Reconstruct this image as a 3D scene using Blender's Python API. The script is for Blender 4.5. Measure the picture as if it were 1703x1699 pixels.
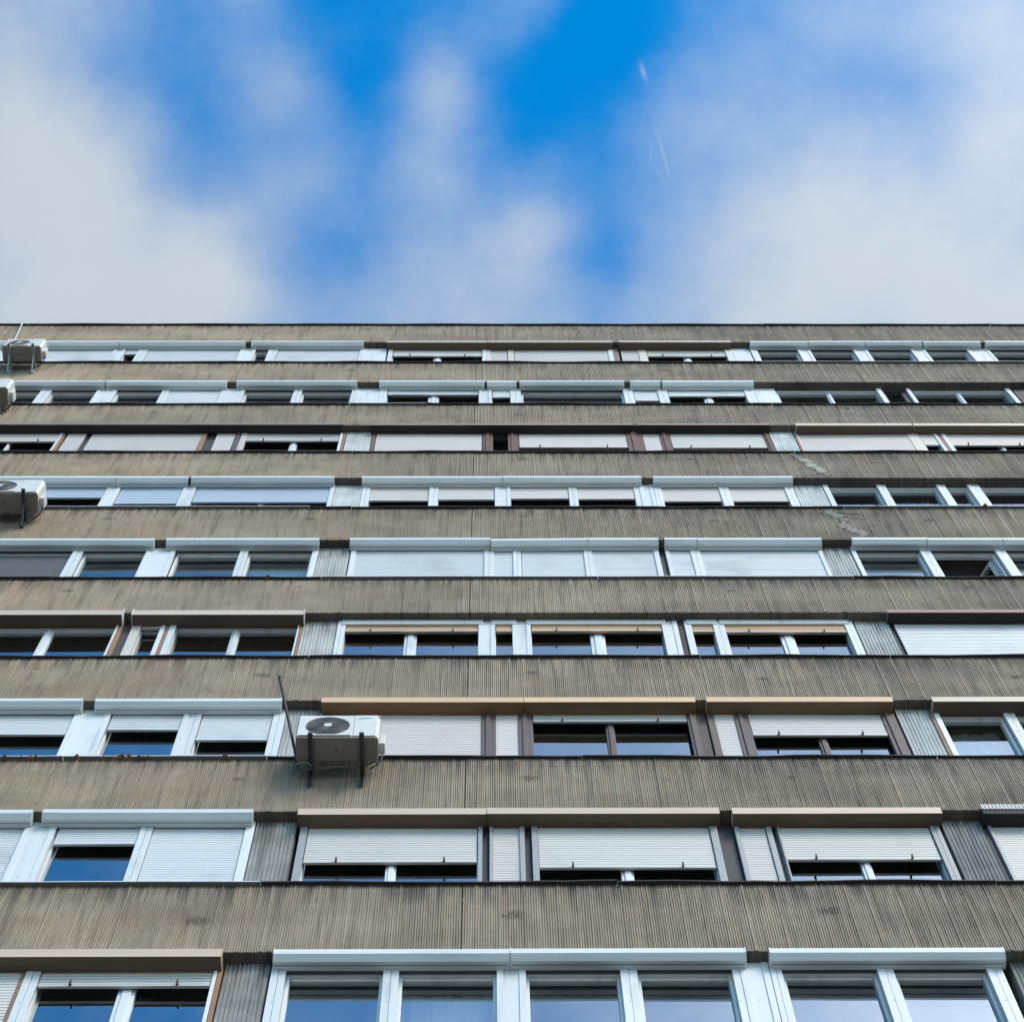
import bpy, math, random
from mathutils import Matrix, Vector

# ------------------------------------------------------------------ camera, sky, sun, exposure
scene = bpy.context.scene
for o in list(bpy.data.objects):
    bpy.data.objects.remove(o, do_unlink=True)
col = scene.collection
scene.render.engine = 'CYCLES'
scene.render.resolution_x, scene.render.resolution_y = 1024, 1021
vs = scene.view_settings
vs.view_transform = 'Standard'; vs.look = 'None'; vs.gamma = 1.0; vs.exposure = 0.92
vs.use_curve_mapping = False
cy = scene.cycles
cy.max_bounces = 5; cy.diffuse_bounces = 3; cy.glossy_bounces = 3; cy.transmission_bounces = 2; cy.transparent_max_bounces = 10
cy.caustics_reflective = False; cy.caustics_refractive = False; cy.use_adaptive_sampling = True; cy.adaptive_threshold = 0.02

CAM_D, CAM_Z = 8.981, 1.65                      # camera stands 9 m in front of the facade
cam_data = bpy.data.cameras.new('camera'); cam = bpy.data.objects.new('camera', cam_data); col.objects.link(cam)
right, up, fwd = (0.999955, -0.002488, -0.009146), (0.000352, -0.954493, 0.298233), (0.009471, 0.298223, 0.954449)
m = Matrix(((right[0], up[0], -fwd[0], 0.0), (right[1], up[1], -fwd[1], -CAM_D), (right[2], up[2], -fwd[2], CAM_Z), (0, 0, 0, 1)))
cam.matrix_world = m
cam_data.sensor_fit = 'HORIZONTAL'; cam_data.sensor_width = 36.0; cam_data.lens = 79.76
cam_data.clip_start = 0.1; cam_data.clip_end = 3000
scene.camera = cam

SUN_EL, SUN_AZ = math.radians(42), math.radians(142)     # azimuth clockwise from +Y (into the building)
sd = Vector((math.sin(SUN_AZ) * math.cos(SUN_EL), math.cos(SUN_AZ) * math.cos(SUN_EL), math.sin(SUN_EL)))
sun_data = bpy.data.lights.new('sun', 'SUN'); sun = bpy.data.objects.new('sun', sun_data); col.objects.link(sun)
sun_data.energy = 1.5; sun_data.angle = math.radians(24); sun_data.color = (1.0, 0.88, 0.72)
sun.rotation_euler = (-sd).to_track_quat('-Z', 'Y').to_euler()

world = bpy.data.worlds.new('World'); scene.world = world; world.use_nodes = True
wn, wl = world.node_tree.nodes, world.node_tree.links
wn.clear()
def wmath(op, a, b=None, c=None):
    n = wn.new('ShaderNodeMath'); n.operation = op
    for i, v in enumerate((a, b, c)):
        if v is None: continue
        if isinstance(v, (int, float)): n.inputs[i].default_value = v
        else: wl.new(v, n.inputs[i])
    return n.outputs[0]
tc = wn.new('ShaderNodeTexCoord')
sep = wn.new('ShaderNodeSeparateXYZ'); wl.new(tc.outputs['Generated'], sep.inputs[0])
dz = wmath('MAXIMUM', sep.outputs[2], 0.06)
cu, cv = wmath('DIVIDE', sep.outputs[0], dz), wmath('DIVIDE', sep.outputs[1], dz)    # position on a flat cloud layer overhead
comb = wn.new('ShaderNodeCombineXYZ'); wl.new(cu, comb.inputs[0]); wl.new(cv, comb.inputs[1])
def wnoise(scale, detail, off, rough=0.5):
    mp = wn.new('ShaderNodeMapping'); mp.inputs['Location'].default_value = off; wl.new(comb.outputs[0], mp.inputs[0])
    n = wn.new('ShaderNodeTexNoise'); n.inputs['Scale'].default_value = scale; n.inputs['Detail'].default_value = detail
    n.inputs['Roughness'].default_value = rough; wl.new(mp.outputs[0], n.inputs['Vector'])
    return wmath('SUBTRACT', n.outputs['Fac'], 0.5)
wu = wmath('ADD', cu, wmath('MULTIPLY', wnoise(22, 5, (3, 1, 0)), 0.030))
wv = wmath('ADD', cv, wmath('MULTIPLY', wnoise(22, 5, (7, 5, 2)), 0.030))
BLOBS = [(0.1784, 0.1917, 0.0874, 0.0775, 0.7273), (-0.2076, 0.192, 0.0874, 0.0775, 0.9073), (-0.0096, 0.2082, 0.0492, 0.0436, 0.3709), (0.0063, 0.0664, 0.0874, 0.0775, -0.2552), (0.2252, 0.0888, 0.0492, 0.0436, 0.416), (-0.2194, 0.0896, 0.0492, 0.0436, 0.3712), (-0.1284, 0.2178, 0.0314, 0.0279, 0.3354), (-0.0192, 0.124, 0.0205, 0.0182, 0.3667), (0.0103, 0.0854, 0.0205, 0.0182, 0.3079), (-0.1399, 0.1255, 0.0314, 0.0279, -0.2064), (0.2449, 0.2176, 0.0314, 0.0279, 0.4014), (0.0508, 0.1938, 0.0205, 0.0182, -0.2199), (0.1126, 0.2329, 0.0492, 0.0436, 0.1368), (0.2393, 0.1401, 0.0314, 0.0279, 0.2206), (0.0413, 0.1253, 0.0314, 0.0279, -0.1848), (-0.186, 0.1406, 0.0314, 0.0279, 0.0995), (0.0206, 0.1837, 0.0205, 0.0182, 0.2526), (-0.0293, 0.1536, 0.0205, 0.0182, 0.2455), (-0.0976, 0.1144, 0.0205, 0.0182, 0.2399), (-0.0191, 0.1046, 0.0205, 0.0182, 0.2587), (0.0867, 0.1252, 0.0314, 0.0279, 0.1416), (-0.1297, 0.1838, 0.0205, 0.0182, 0.0939), (-0.0584, 0.1144, 0.0205, 0.0182, -0.1033), (-0.0699, 0.1939, 0.0205, 0.0182, -0.1425), (0.1776, 0.1251, 0.0314, 0.0279, -0.1913), (-0.0666, 0.2337, 0.0314, 0.0279, 0.0515), (-0.0891, 0.1636, 0.0205, 0.0182, 0.1478), (0.1453, 0.0807, 0.0314, 0.0279, 0.1371), (-0.1186, 0.1537, 0.0205, 0.0182, -0.079), (-0.2204, 0.194, 0.0205, 0.0182, -0.1516), (0.2039, 0.2246, 0.0205, 0.0182, 0.1463), (-0.0884, 0.1339, 0.0205, 0.0182, 0.1101), (-0.1062, 0.0761, 0.0205, 0.0182, 0.2356), (-0.1104, 0.2041, 0.0205, 0.0182, 0.1014), (0.0505, 0.1735, 0.0205, 0.0182, -0.0801), (-0.0674, 0.076, 0.0205, 0.0182, -0.1153), (0.0494, 0.0949, 0.0205, 0.0182, -0.2933), (0.241, 0.1734, 0.0205, 0.0182, 0.1321), (0.0104, 0.1338, 0.0205, 0.0182, -0.0833), (-0.174, 0.0762, 0.0205, 0.0182, 0.1854), (-0.2153, 0.1256, 0.0314, 0.0279, 0.1282), (-0.1819, 0.2247, 0.0205, 0.0182, 0.0048)]
dens = wmath('ADD', 0.31, wmath('MULTIPLY', wnoise(2.2, 2, (0.4, 2.3, 0)), 0.8))
dens = wmath('ADD', dens, wmath('MULTIPLY', wnoise(24, 8, (5, 9, 0), 0.68), 0.40))
def wvec(op, a, b, c=None):
    n = wn.new('ShaderNodeVectorMath'); n.operation = op
    for i, v in enumerate((a, b, c)):
        if v is None: continue
        if isinstance(v, tuple): n.inputs[i].default_value = v
        else: wl.new(v, n.inputs[i])
    return n.outputs['Value'] if op == 'DOT_PRODUCT' else n.outputs[0]
wc = wn.new('ShaderNodeCombineXYZ'); wl.new(wu, wc.inputs[0]); wl.new(wv, wc.inputs[1])
for bu, bv, ru, rv, amp in BLOBS:                                          # cloud banks and gaps in this patch of sky
    q = wvec('MULTIPLY_ADD', wc.outputs[0], (1 / ru, 1 / rv, 0.0), (-bu / ru, -bv / rv, 0.0))
    dens = wmath('MULTIPLY_ADD', wmath('POWER', 0.36788, wvec('DOT_PRODUCT', q, q)), amp, dens)
for u0, v0, u1, v1, wd, amp in ((0.0650, 0.1075, 0.0680, 0.1165, 0.0011, 0.30), (0.0725, 0.136, 0.0804, 0.1620, 0.0006, 0.13), (0.0706, 0.1405, 0.0708, 0.1525, 0.0006, 0.08), (0.0708, 0.1515, 0.0785, 0.1622, 0.0006, 0.09)):
    L = math.hypot(u1 - u0, v1 - v0); du, dv = (u1 - u0) / L, (v1 - v0) / L; mu, mv = (u0 + u1) / 2, (v0 + v1) / 2    # vapour trails
    p = wvec('SUBTRACT', comb.outputs[0], (mu, mv, 0.0))
    al = wvec('DOT_PRODUCT', p, (2 * du / L, 2 * dv / L, 0.0)); ac_ = wvec('DOT_PRODUCT', p, (dv / wd, -du / wd, 0.0))
    g = wmath('POWER', 0.36788, wmath('MULTIPLY_ADD', al, wmath('MULTIPLY', al, 1.4), wmath('MULTIPLY', ac_, ac_)))
    dens = wmath('MULTIPLY_ADD', g, amp, dens)
cg = wmath('MAXIMUM', wvec('DOT_PRODUCT', tc.outputs['Generated'], tuple(sd)), 0.0)
cg = wmath('MULTIPLY', cg, cg); cg4 = wmath('MULTIPLY', cg, cg); cg8 = wmath('MULTIPLY', cg4, cg4)
dens = wmath('MULTIPLY_ADD', cg8, 0.8, dens)                      # thin veil thickening towards the sun
dens = wmath('MULTIPLY', wmath('SUBTRACT', dens, 0.175), 1.14)
dens = wmath('SMOOTH_MIN', wmath('SMOOTH_MAX', dens, 0.0, 0.24), 1.0, 0.24)
dens = wmath('POWER', wmath('MAXIMUM', dens, 0.0), 1.35)             # thin cloud veils little
sky = wn.new('ShaderNodeTexSky'); sky.sky_type = 'NISHITA'; sky.sun_disc = False
sky.sun_elevation = SUN_EL; sky.sun_rotation = SUN_AZ; sky.air_density = 1.0; sky.dust_density = 0.3; sky.ozone_density = 2.0
hs = wn.new('ShaderNodeHueSaturation'); hs.inputs['Saturation'].default_value = 1.75; hs.inputs['Hue'].default_value = 0.494
hs.inputs['Value'].default_value = 2.6; wl.new(sky.outputs[0], hs.inputs['Color'])
mix = wn.new('ShaderNodeMix'); mix.data_type = 'RGBA'
wl.new(dens, mix.inputs['Factor']); wl.new(hs.outputs[0], mix.inputs['A'])
# lit cloud, brighter towards the sun behind it
cg = wmath('MULTIPLY_ADD', cg8, 5.0, 1.0)
wl.new(wvec('SCALE', (5.05, 5.62, 6.25), None), mix.inputs['B']); wl.new(cg, mix.inputs['B'].links[0].from_node.inputs['Scale'])
bg = wn.new('ShaderNodeBackground'); bg.inputs['Strength'].default_value = 0.06
wl.new(mix.outputs['Result'], bg.inputs['Color'])
world.cycles.sampling_method = 'MANUAL'; world.cycles.sample_map_resolution = 256
wo = wn.new('ShaderNodeOutputWorld'); wl.new(bg.outputs[0], wo.inputs['Surface'])

# ------------------------------------------------------------------ measured layout of the facade (metres)
SILL={1: 38.69, 2: 35.929, 3: 33.205, 4: 30.5, 5: 27.633, 6: 24.982, 7: 22.229, 8: 19.513, 9: 16.763}
SOFFIT={1: 40.242, 2: 37.409, 3: 34.744, 4: 31.951, 5: 29.17, 6: 26.447, 7: 23.757, 8: 21.023, 9: 18.312}
PARAPET=41.574
BOXES={
 1:[('white', -8.772, -6.449), ('white', -6.439, -4.259), ('white', -4.155, -2.202), ('taupe', -1.805, -0.049), ('taupe', -0.038, 2.123), ('taupe', 2.233, 4.182), ('white', 4.517, 5.524), ('white', 5.531, 6.521), ('white', 6.528, 7.514), ('white', 7.54, 8.538), ('white', 8.622, 10.01)],
 2:[('white', -8.512, -6.232), ('white', -6.212, -4.264), ('white', -4.109, -2.159), ('greenish', -1.799, -0.094), ('greenish', -0.055, 0.422), ('greenish', 0.471, 2.167), ('greenish', 2.265, 2.753), ('greenish', 2.782, 4.266)],
 3:[('darkbrown', -8.196, -4.255), ('darkbrown', -4.246, -2.209), ('redbrown', -1.801, 2.126), ('redbrown', 2.226, 4.207), ('beige', 4.607, 6.362), ('beige', 6.385, 8.858)],
 4:[('white', -7.476, -5.201), ('white', -5.196, -4.204), ('white', -4.154, -2.171), ('white', -1.787, 0.169), ('white', 0.174, 2.098), ('white', 2.262, 4.205)],
 5:[('white', -6.849, -4.275), ('white', -4.122, -2.18), ('white', -1.79, -0.006), ('white_sag', -0.001, 1.243), ('white', 1.248, 2.14), ('white', 2.217, 2.631), ('white', 2.636, 4.22), ('white', 4.611, 5.564), ('white', 5.569, 6.54), ('white', 6.545, 7.555)],
 6:[('awning', -6.374, -4.254), ('awning', -4.135, -2.159), ('redbrown', 4.602, 7.085)],
 7:[('white', -5.879, -4.26), ('white', -4.128, -2.184), ('tan', -1.766, 0.347), ('tan', 0.351, 2.141), ('tan', 2.255, 4.209), ('beige', 4.625, 6.519)],
 8:[('white', -5.458, -4.257), ('white', -4.162, -2.208), ('pinktan', -1.791, -0.039), ('pinktan', -0.035, 2.13), ('pinktan', 2.248, 4.201), ('corrugated', 4.582, 5.801)],
 9:[('pinktan', -4.792, -2.191), ('white', -1.774, 0.157), ('white', 0.16, 2.088), ('white', 2.278, 4.208), ('white', 4.573, 5.337)],
}
UNITS={
 1:[
  ('P', -8.624, -8.257, 'panel'),
  ('S', -8.216, -6.533, 'white'),
  ('J', -6.522, -6.318, 'white'),
  ('W', -6.308, -6.093, 39.836, 'white', [], 'white'),
  ('J', -6.093, -5.93, 'white'),
  ('S', -5.92, -4.336, 'white'),
  ('J', -4.336, -4.07, 'white'),
  ('W', -4.06, -3.845, 40.244, 'white', [], 'white'),
  ('J', -3.845, -3.682, 'white'),
  ('S', -3.672, -2.26, 'white'),
  ('J', -2.26, -2.178, 'white'),
  ('P', -2.178, -1.799, 'panel'),
  ('J', -1.768, -1.687, 'white'),
  ('W', -1.676, -0.15, 39.709, 'grey', [(-0.98, -0.847)], 'white'),
  ('J', -0.14, -0.068, 'white'),
  ('J', -0.068, 0.003, 'cream'),
  ('S', 0.003, 0.29, 'grey'),
  ('J', 0.301, 0.403, 'cream'),
  ('S', 0.413, 2.033, 'grey'),
  ('J', 2.033, 2.115, 'white'),
  ('J', 2.115, 2.218, 'rust'),
  ('S', 2.259, 2.557, 'grey'),
  ('J', 2.557, 2.7, 'cream'),
  ('W', 2.71, 4.066, 39.693, 'grey', [(3.326, 3.46)], 'white'),
  ('J', 4.066, 4.189, 'white'),
  ('P', 4.199, 4.497, 'panel'),
  ('J', 4.517, 4.661, 'white'),
  ('W', 4.661, 5.309, None, 'white', [], 'white'),
  ('J', 5.309, 5.586, 'white'),
  ('W', 5.586, 6.275, None, 'white', [], 'white'),
  ('J', 6.275, 6.583, 'white'),
  ('W', 6.583, 7.283, None, 'white', [], 'white', 'curtain'),
  ('J', 7.283, 7.591, 'white'),
  ('W', 7.591, 8.26, None, 'white', [], 'white', 'curtain'),
  ('J', 8.26, 8.703, 'white'),
  ('W', 8.703, 9.424, None, 'white', [], 'white'),
  ('J', 9.424, 9.733, 'white'),
 ],
 2:[
  ('W', -8.22, -7.28, None, 'white', [], 'white'),
  ('J', -7.28, -7.052, 'white'),
  ('W', -7.052, -6.377, None, 'white', [], 'white'),
  ('J', -6.377, -5.997, 'white'),
  ('W', -5.997, -5.322, None, 'white', [], 'white'),
  ('J', -5.322, -5.179, 'white'),
  ('S', -5.179, -4.342, 'white'),
  ('J', -4.342, -3.933, 'white'),
  ('W', -3.933, -3.199, None, 'white', [], 'white', 'curtain'),
  ('J', -3.199, -3.009, 'white'),
  ('W', -3.009, -2.266, None, 'white', [], 'white'),
  ('J', -2.266, -2.133, 'white'),
  ('P', -2.133, -1.78, 'panel'),
  ('J', -1.78, -1.666, 'white'),
  ('W', -1.656, -0.188, 37.053, 'white', [(-0.998, -0.827)], 'white'),
  ('J', -0.188, 0.022, 'white'),
  ('W', 0.031, 0.318, 36.88, 'white', [], 'white'),
  ('J', 0.318, 0.518, 'white'),
  ('W', 0.528, 2.112, None, 'white', [], 'white', 'curtain'),
  ('J', 2.112, 2.303, 'white'),
  ('W', 2.313, 2.695, 36.671, 'white', [], 'white'),
  ('J', 2.695, 2.857, 'white'),
  ('W', 2.867, 4.1, 36.959, 'white', [(3.431, 3.574)], 'white'),
  ('J', 4.1, 4.262, 'white'),
  ('P', 4.272, 4.607, 'panel'),
  ('W', 4.654, 6.252, None, 'white', [(5.439, 5.515)], 'white'),
  ('J', 6.262, 6.338, 'white'),
  ('J', 6.343, 6.386, 'dark'),
  ('W', 6.396, 6.654, None, 'white', [], 'dark'),
  ('J', 6.664, 6.74, 'dark'),
  ('J', 6.745, 6.807, 'white'),
  ('W', 6.807, 8.35, None, 'white', [(7.545, 7.621)], 'white'),
  ('J', 8.359, 8.436, 'white'),
  ('P', 8.474, 8.838, 'dark'),
 ],
 3:[
  ('W', -7.854, -6.472, 34.25, 'pinkish', [(-7.203, -7.15)], 'white'),
  ('J', -6.463, -6.428, 'white'),
  ('J', -6.424, -6.384, 'wood'),
  ('J', -6.38, -6.358, 'dark'),
  ('S', -6.349, -6.076, 'pinkish'),
  ('J', -6.076, -5.996, 'dark'),
  ('S', -5.988, -4.331, 'pinkish'),
  ('J', -4.331, -4.261, 'wood'),
  ('J', -4.261, -4.12, 'dark'),
  ('S', -4.111, -3.829, 'pinkish'),
  ('J', -3.829, -3.74, 'brown'),
  ('J', -3.74, -3.652, 'cream'),
  ('W', -3.652, -2.258, 34.283, 'grey', [(-2.991, -2.885)], 'white'),
  ('J', -2.258, -2.219, 'white'),
  ('J', -2.214, -2.174, 'wood'),
  ('P', -2.161, -1.782, 'light'),
  ('J', -1.777, -1.72, 'redbrown'),
  ('S', -1.711, -0.13, 'pinkish'),
  ('J', -0.121, 0.038, 'redbrown'),
  ('W', 0.038, 0.259, None, 'white', [], 'dark'),
  ('J', 0.259, 0.418, 'redbrown'),
  ('W', 0.427, 2.036, 33.925, 'pinkish', [(1.187, 1.249)], 'dark'),
  ('J', 2.036, 2.284, 'redbrown'),
  ('S', 2.292, 2.54, 'grey'),
  ('J', 2.54, 2.691, 'redbrown'),
  ('W', 2.699, 4.098, 33.898, 'grey', [], 'dark'),
  ('J', 4.098, 4.205, 'redbrown'),
  ('P', 4.213, 4.559, 'light'),
  ('J', 4.568, 4.594, 'wood'),
  ('J', 4.599, 4.639, 'cream'),
  ('S', 4.647, 6.278, 'pinkish'),
  ('J', 6.278, 6.447, 'cream'),
  ('W', 6.455, 6.677, 34.048, 'pinkish', [], 'white'),
  ('J', 6.677, 6.73, 'white'),
  ('J', 6.735, 6.784, 'wood'),
  ('J', 6.788, 6.855, 'white'),
  ('W', 6.863, 8.097, 34.031, 'pinkish', [(7.582, 7.653)], 'white'),
 ],
 4:[
  ('W', -7.039, -5.309, 31.391, 'bluegrey', [], 'white'),
  ('J', -5.309, -5.123, 'white'),
  ('W', -5.114, -4.253, 31.124, 'bluegrey', [], 'white'),
  ('J', -4.253, -4.074, 'white'),
  ('W', -4.066, -2.22, 31.186, 'bluegrey', [(-3.18, -3.091)], 'white'),
  ('J', -2.22, -2.155, 'white'),
  ('P', -2.147, -1.773, 'light'),
  ('J', -1.773, -1.659, 'white'),
  ('W', -1.659, -0.845, 31.26, 'pinkish', [], 'white'),
  ('J', -0.845, -0.715, 'white'),
  ('W', -0.715, 0.059, 31.301, 'pinkish', [], 'white'),
  ('J', 0.059, 0.279, 'white'),
  ('W', 0.279, 1.077, 31.35, 'pinkish', [], 'white'),
  ('J', 1.077, 1.2, 'white'),
  ('W', 1.2, 1.982, 31.332, 'pinkish', [], 'white'),
  ('J', 1.982, 2.056, 'white'),
  ('J', 2.06, 2.26, 'panel'),
  ('J', 2.264, 2.366, 'white'),
  ('W', 2.366, 3.165, 31.227, 'pinkish', [], 'white'),
  ('J', 3.165, 3.304, 'white'),
  ('W', 3.304, 4.079, 31.226, 'pinkish', [], 'white'),
  ('J', 4.079, 4.202, 'white'),
  ('P', 4.218, 4.618, 'light'),
  ('J', 4.626, 4.7, 'white'),
  ('W', 4.7, 5.353, None, 'white', [], 'white'),
  ('J', 5.353, 5.533, 'white'),
  ('W', 5.533, 6.187, None, 'white', [], 'white', 'curtain'),
  ('J', 6.187, 6.367, 'white'),
  ('W', 6.367, 6.62, None, 'white', [], 'white'),
  ('J', 6.62, 6.841, 'white'),
  ('W', 6.841, 7.544, None, 'white', [], 'white'),
 ],
 5:[
  ('W', -6.258, -5.334, None, 'white', [], 'white', 'screen'),
  ('J', -5.319, -5.135, 'white'),
  ('W', -5.127, -4.403, None, 'white', [], 'white'),
  ('J', -4.395, -3.967, 'white'),
  ('W', -3.952, -3.205, None, 'white', [], 'white'),
  ('J', -3.205, -3.042, 'white'),
  ('W', -3.042, -2.287, None, 'white', [], 'white', 'curtain'),
  ('J', -2.287, -2.183, 'white'),
  ('P', -2.176, -1.784, 'rib'),
  ('J', -1.769, -1.702, 'white'),
  ('S', -1.702, -0.08, 'white'),
  ('J', -0.08, 0.046, 'white'),
  ('S', 0.046, 0.283, 'white'),
  ('J', 0.283, 0.387, 'white'),
  ('S', 0.394, 1.18, 'white'),
  ('J', 1.18, 1.291, 'white'),
  ('S', 1.291, 2.07, 'white'),
  ('J', 2.07, 2.137, 'white'),
  ('J', 2.141, 2.211, 'dark'),
  ('J', 2.219, 2.271, 'white'),
  ('S', 2.271, 2.538, 'white'),
  ('J', 2.538, 2.664, 'white'),
  ('S', 2.664, 4.164, 'white'),
  ('J', 4.164, 4.216, 'white'),
  ('P', 4.223, 4.572, 'rib'),
  ('J', 4.587, 4.676, 'white'),
  ('W', 4.676, 5.434, None, 'white', [], 'white'),
  ('J', 5.434, 5.628, 'white'),
  ('W', 5.635, 6.386, None, 'white', [], 'white', 'open'),
  ('J', 6.394, 6.587, 'white'),
  ('W', 6.594, 7.383, None, 'white', [], 'white'),
 ],
 6:[
  ('W', -6.215, -4.324, None, 'white', [(-5.142, -5.035)], 'white'),
  ('J', -4.317, -4.29, 'white'),
  ('J', -4.287, -4.237, 'wood'),
  ('J', -4.237, -4.136, 'darkbrown'),
  ('J', -4.136, -4.029, 'cream'),
  ('W', -4.022, -3.801, 26.259, 'cream', [], 'white'),
  ('J', -3.801, -3.747, 'white'),
  ('J', -3.744, -3.7, 'wood'),
  ('J', -3.697, -3.626, 'white'),
  ('W', -3.62, -2.223, None, 'white', [(-2.982, -2.888)], 'white'),
  ('J', -2.223, -2.203, 'white'),
  ('J', -2.2, -2.169, 'wood'),
  ('P', -2.163, -1.773, 'rib'),
  ('J', -1.766, -1.672, 'white'),
  ('W', -1.672, -0.14, 26.122, 'orange', [(-0.987, -0.846)], 'white'),
  ('J', -0.14, 0.055, 'white'),
  ('W', 0.062, 0.25, 26.119, 'orange', [], 'white'),
  ('J', 0.25, 0.465, 'white'),
  ('W', 0.472, 1.979, 26.127, 'orange', [(1.144, 1.313)], 'white'),
  ('J', 1.979, 2.161, 'white'),
  ('J', 2.164, 2.228, 'concrete'),
  ('J', 2.241, 2.322, 'white'),
  ('W', 2.322, 2.571, 26.104, 'orange', [], 'white'),
  ('J', 2.571, 2.706, 'white'),
  ('W', 2.706, 4.1, 26.082, 'orange', [(3.332, 3.487)], 'white'),
  ('J', 4.1, 4.202, 'white'),
  ('P', 4.228, 4.619, 'rib'),
  ('J', 4.626, 4.673, 'dark'),
  ('S', 4.68, 6.832, 'white'),
 ],
 7:[
  ('W', -5.261, -4.337, 23.132, 'white', [], 'white'),
  ('J', -4.331, -3.953, 'white'),
  ('W', -3.941, -3.203, 23.25, 'white', [], 'white'),
  ('J', -3.197, -3.005, 'white'),
  ('W', -2.999, -2.266, 22.985, 'white', [], 'white'),
  ('J', -2.26, -2.134, 'white'),
  ('P', -2.128, -1.731, 'rib'),
  ('J', -1.725, -1.653, 'brown'),
  ('S', -1.647, -0.096, 'pinkish'),
  ('J', -0.096, 0.055, 'brown'),
  ('S', 0.055, 0.283, 'pinkish'),
  ('J', 0.283, 0.434, 'brown'),
  ('W', 0.44, 2.041, 23.454, 'grey', [(1.192, 1.282)], 'brown'),
  ('J', 2.041, 2.137, 'brown'),
  ('J', 2.14, 2.246, 'darkbrown'),
  ('J', 2.252, 2.33, 'brown'),
  ('S', 2.33, 2.535, 'grey'),
  ('J', 2.535, 2.679, 'brown'),
  ('W', 2.685, 4.071, 23.085, 'grey', [(3.354, 3.445)], 'brown'),
  ('J', 4.071, 4.216, 'brown'),
  ('P', 4.246, 4.584, 'rib'),
  ('J', 4.59, 4.626, 'wood'),
  ('J', 4.629, 4.687, 'white'),
  ('W', 4.693, 5.326, None, 'white', [], 'white', 'curtain'),
  ('J', 5.332, 5.507, 'white'),
  ('W', 5.513, 6.11, None, 'white', [], 'white'),
 ],
 8:[
  ('S', -5.178, -4.32, 'white'),
  ('J', -4.314, -4.023, 'white'),
  ('W', -4.002, -3.249, 20.575, 'white', [], 'white'),
  ('J', -3.243, -3.127, 'white'),
  ('S', -3.121, -2.278, 'white'),
  ('J', -2.272, -2.188, 'white'),
  ('P', -2.177, -1.805, 'rib'),
  ('J', -1.763, -1.694, 'grey_frame'),
  ('W', -1.689, -0.122, 20.19, 'grey', [(-0.945, -0.85)], 'white'),
  ('J', -0.117, -0.074, 'grey_frame'),
  ('J', -0.072, -0.016, 'dark'),
  ('J', -0.011, 0.021, 'grey_frame'),
  ('S', 0.021, 0.266, 'pinkish'),
  ('J', 0.266, 0.314, 'grey_frame'),
  ('J', 0.316, 0.372, 'dark'),
  ('J', 0.377, 0.436, 'grey_frame'),
  ('W', 0.436, 2.026, 20.078, 'grey', [(1.169, 1.281)], 'white'),
  ('J', 2.031, 2.1, 'grey_frame'),
  ('J', 2.105, 2.254, 'dark'),
  ('J', 2.26, 2.307, 'grey_frame'),
  ('S', 2.307, 2.547, 'grey'),
  ('J', 2.552, 2.605, 'grey_frame'),
  ('J', 2.608, 2.653, 'dark'),
  ('J', 2.656, 2.675, 'grey_frame'),
  ('W', 2.675, 4.074, 20.23, 'grey', [(3.345, 3.436)], 'white'),
  ('J', 4.08, 4.17, 'grey_frame'),
  ('P', 4.208, 4.575, 'rib'),
  ('J', 4.58, 4.623, 'darkbrown'),
  ('J', 4.626, 4.66, 'grey_frame'),
  ('S', 4.66, 5.662, 'grey'),
 ],
 9:[
  ('S', -4.629, -3.813, 'grey'),
  ('J', -3.808, -3.775, 'wood'),
  ('J', -3.773, -3.653, 'white'),
  ('W', -3.649, -2.26, 17.968, 'grey', [(-3.001, -2.86)], 'white'),
  ('J', -2.255, -2.222, 'white'),
  ('J', -2.22, -2.18, 'wood'),
  ('P', -2.166, -1.804, 'rib'),
  ('J', -1.785, -1.635, 'white'),
  ('W', -1.631, -0.902, None, 'white', [], 'white'),
  ('J', -0.902, -0.715, 'white'),
  ('W', -0.715, 0.019, None, 'white', [], 'white', 'curtain'),
  ('J', 0.019, 0.315, 'white'),
  ('W', 0.315, 1.025, None, 'white', [], 'white'),
  ('J', 1.025, 1.222, 'white'),
  ('W', 1.222, 1.937, None, 'white', [], 'white'),
  ('J', 1.937, 2.027, 'white'),
  ('J', 2.029, 2.271, 'panel'),
  ('J', 2.276, 2.403, 'white'),
  ('W', 2.403, 3.123, None, 'white', [], 'white'),
  ('J', 3.123, 3.316, 'white'),
  ('W', 3.316, 4.018, None, 'white', [], 'white'),
  ('J', 4.018, 4.178, 'white'),
  ('P', 4.263, 4.64, 'rib'),
 ],
}
ANCHORS={8: [(-2.457, 18.858), (0.198, 18.954), (2.882, 19.019)], 7: [(-2.426, 21.763), (0.372, 21.767), (2.898, 21.772)], 6: [(-4.917, 24.679), (-2.454, 24.476), (0.45, 24.557), (2.934, 24.356), (5.663, 24.401)], 5: [(-5.042, 27.215), (-2.298, 27.362), (0.462, 27.269), (2.88, 27.199), (5.733, 27.324)], 4: [(-5.013, 30.068), (-2.373, 30.064), (0.43, 30.166), (2.926, 29.979), (5.753, 29.976)], 3: [(-5.108, 33.081), (-2.352, 32.829), (0.467, 32.89), (2.864, 32.889), (5.441, 32.702)], 2: [(-5.188, 35.471), (-2.295, 35.799), (0.428, 35.364), (3.156, 35.581), (5.547, 35.691)], 1: [(-5.151, 38.388), (-2.296, 38.223), (0.462, 38.31), (2.884, 38.228), (5.849, 38.357)], 0: [(-7.595, 41.171), (-4.986, 41.224), (-2.185, 41.277), (0.561, 41.234)]}
XL, XR = -12.6, 12.95                                  # ends of the building
R = random.Random(11)
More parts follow.
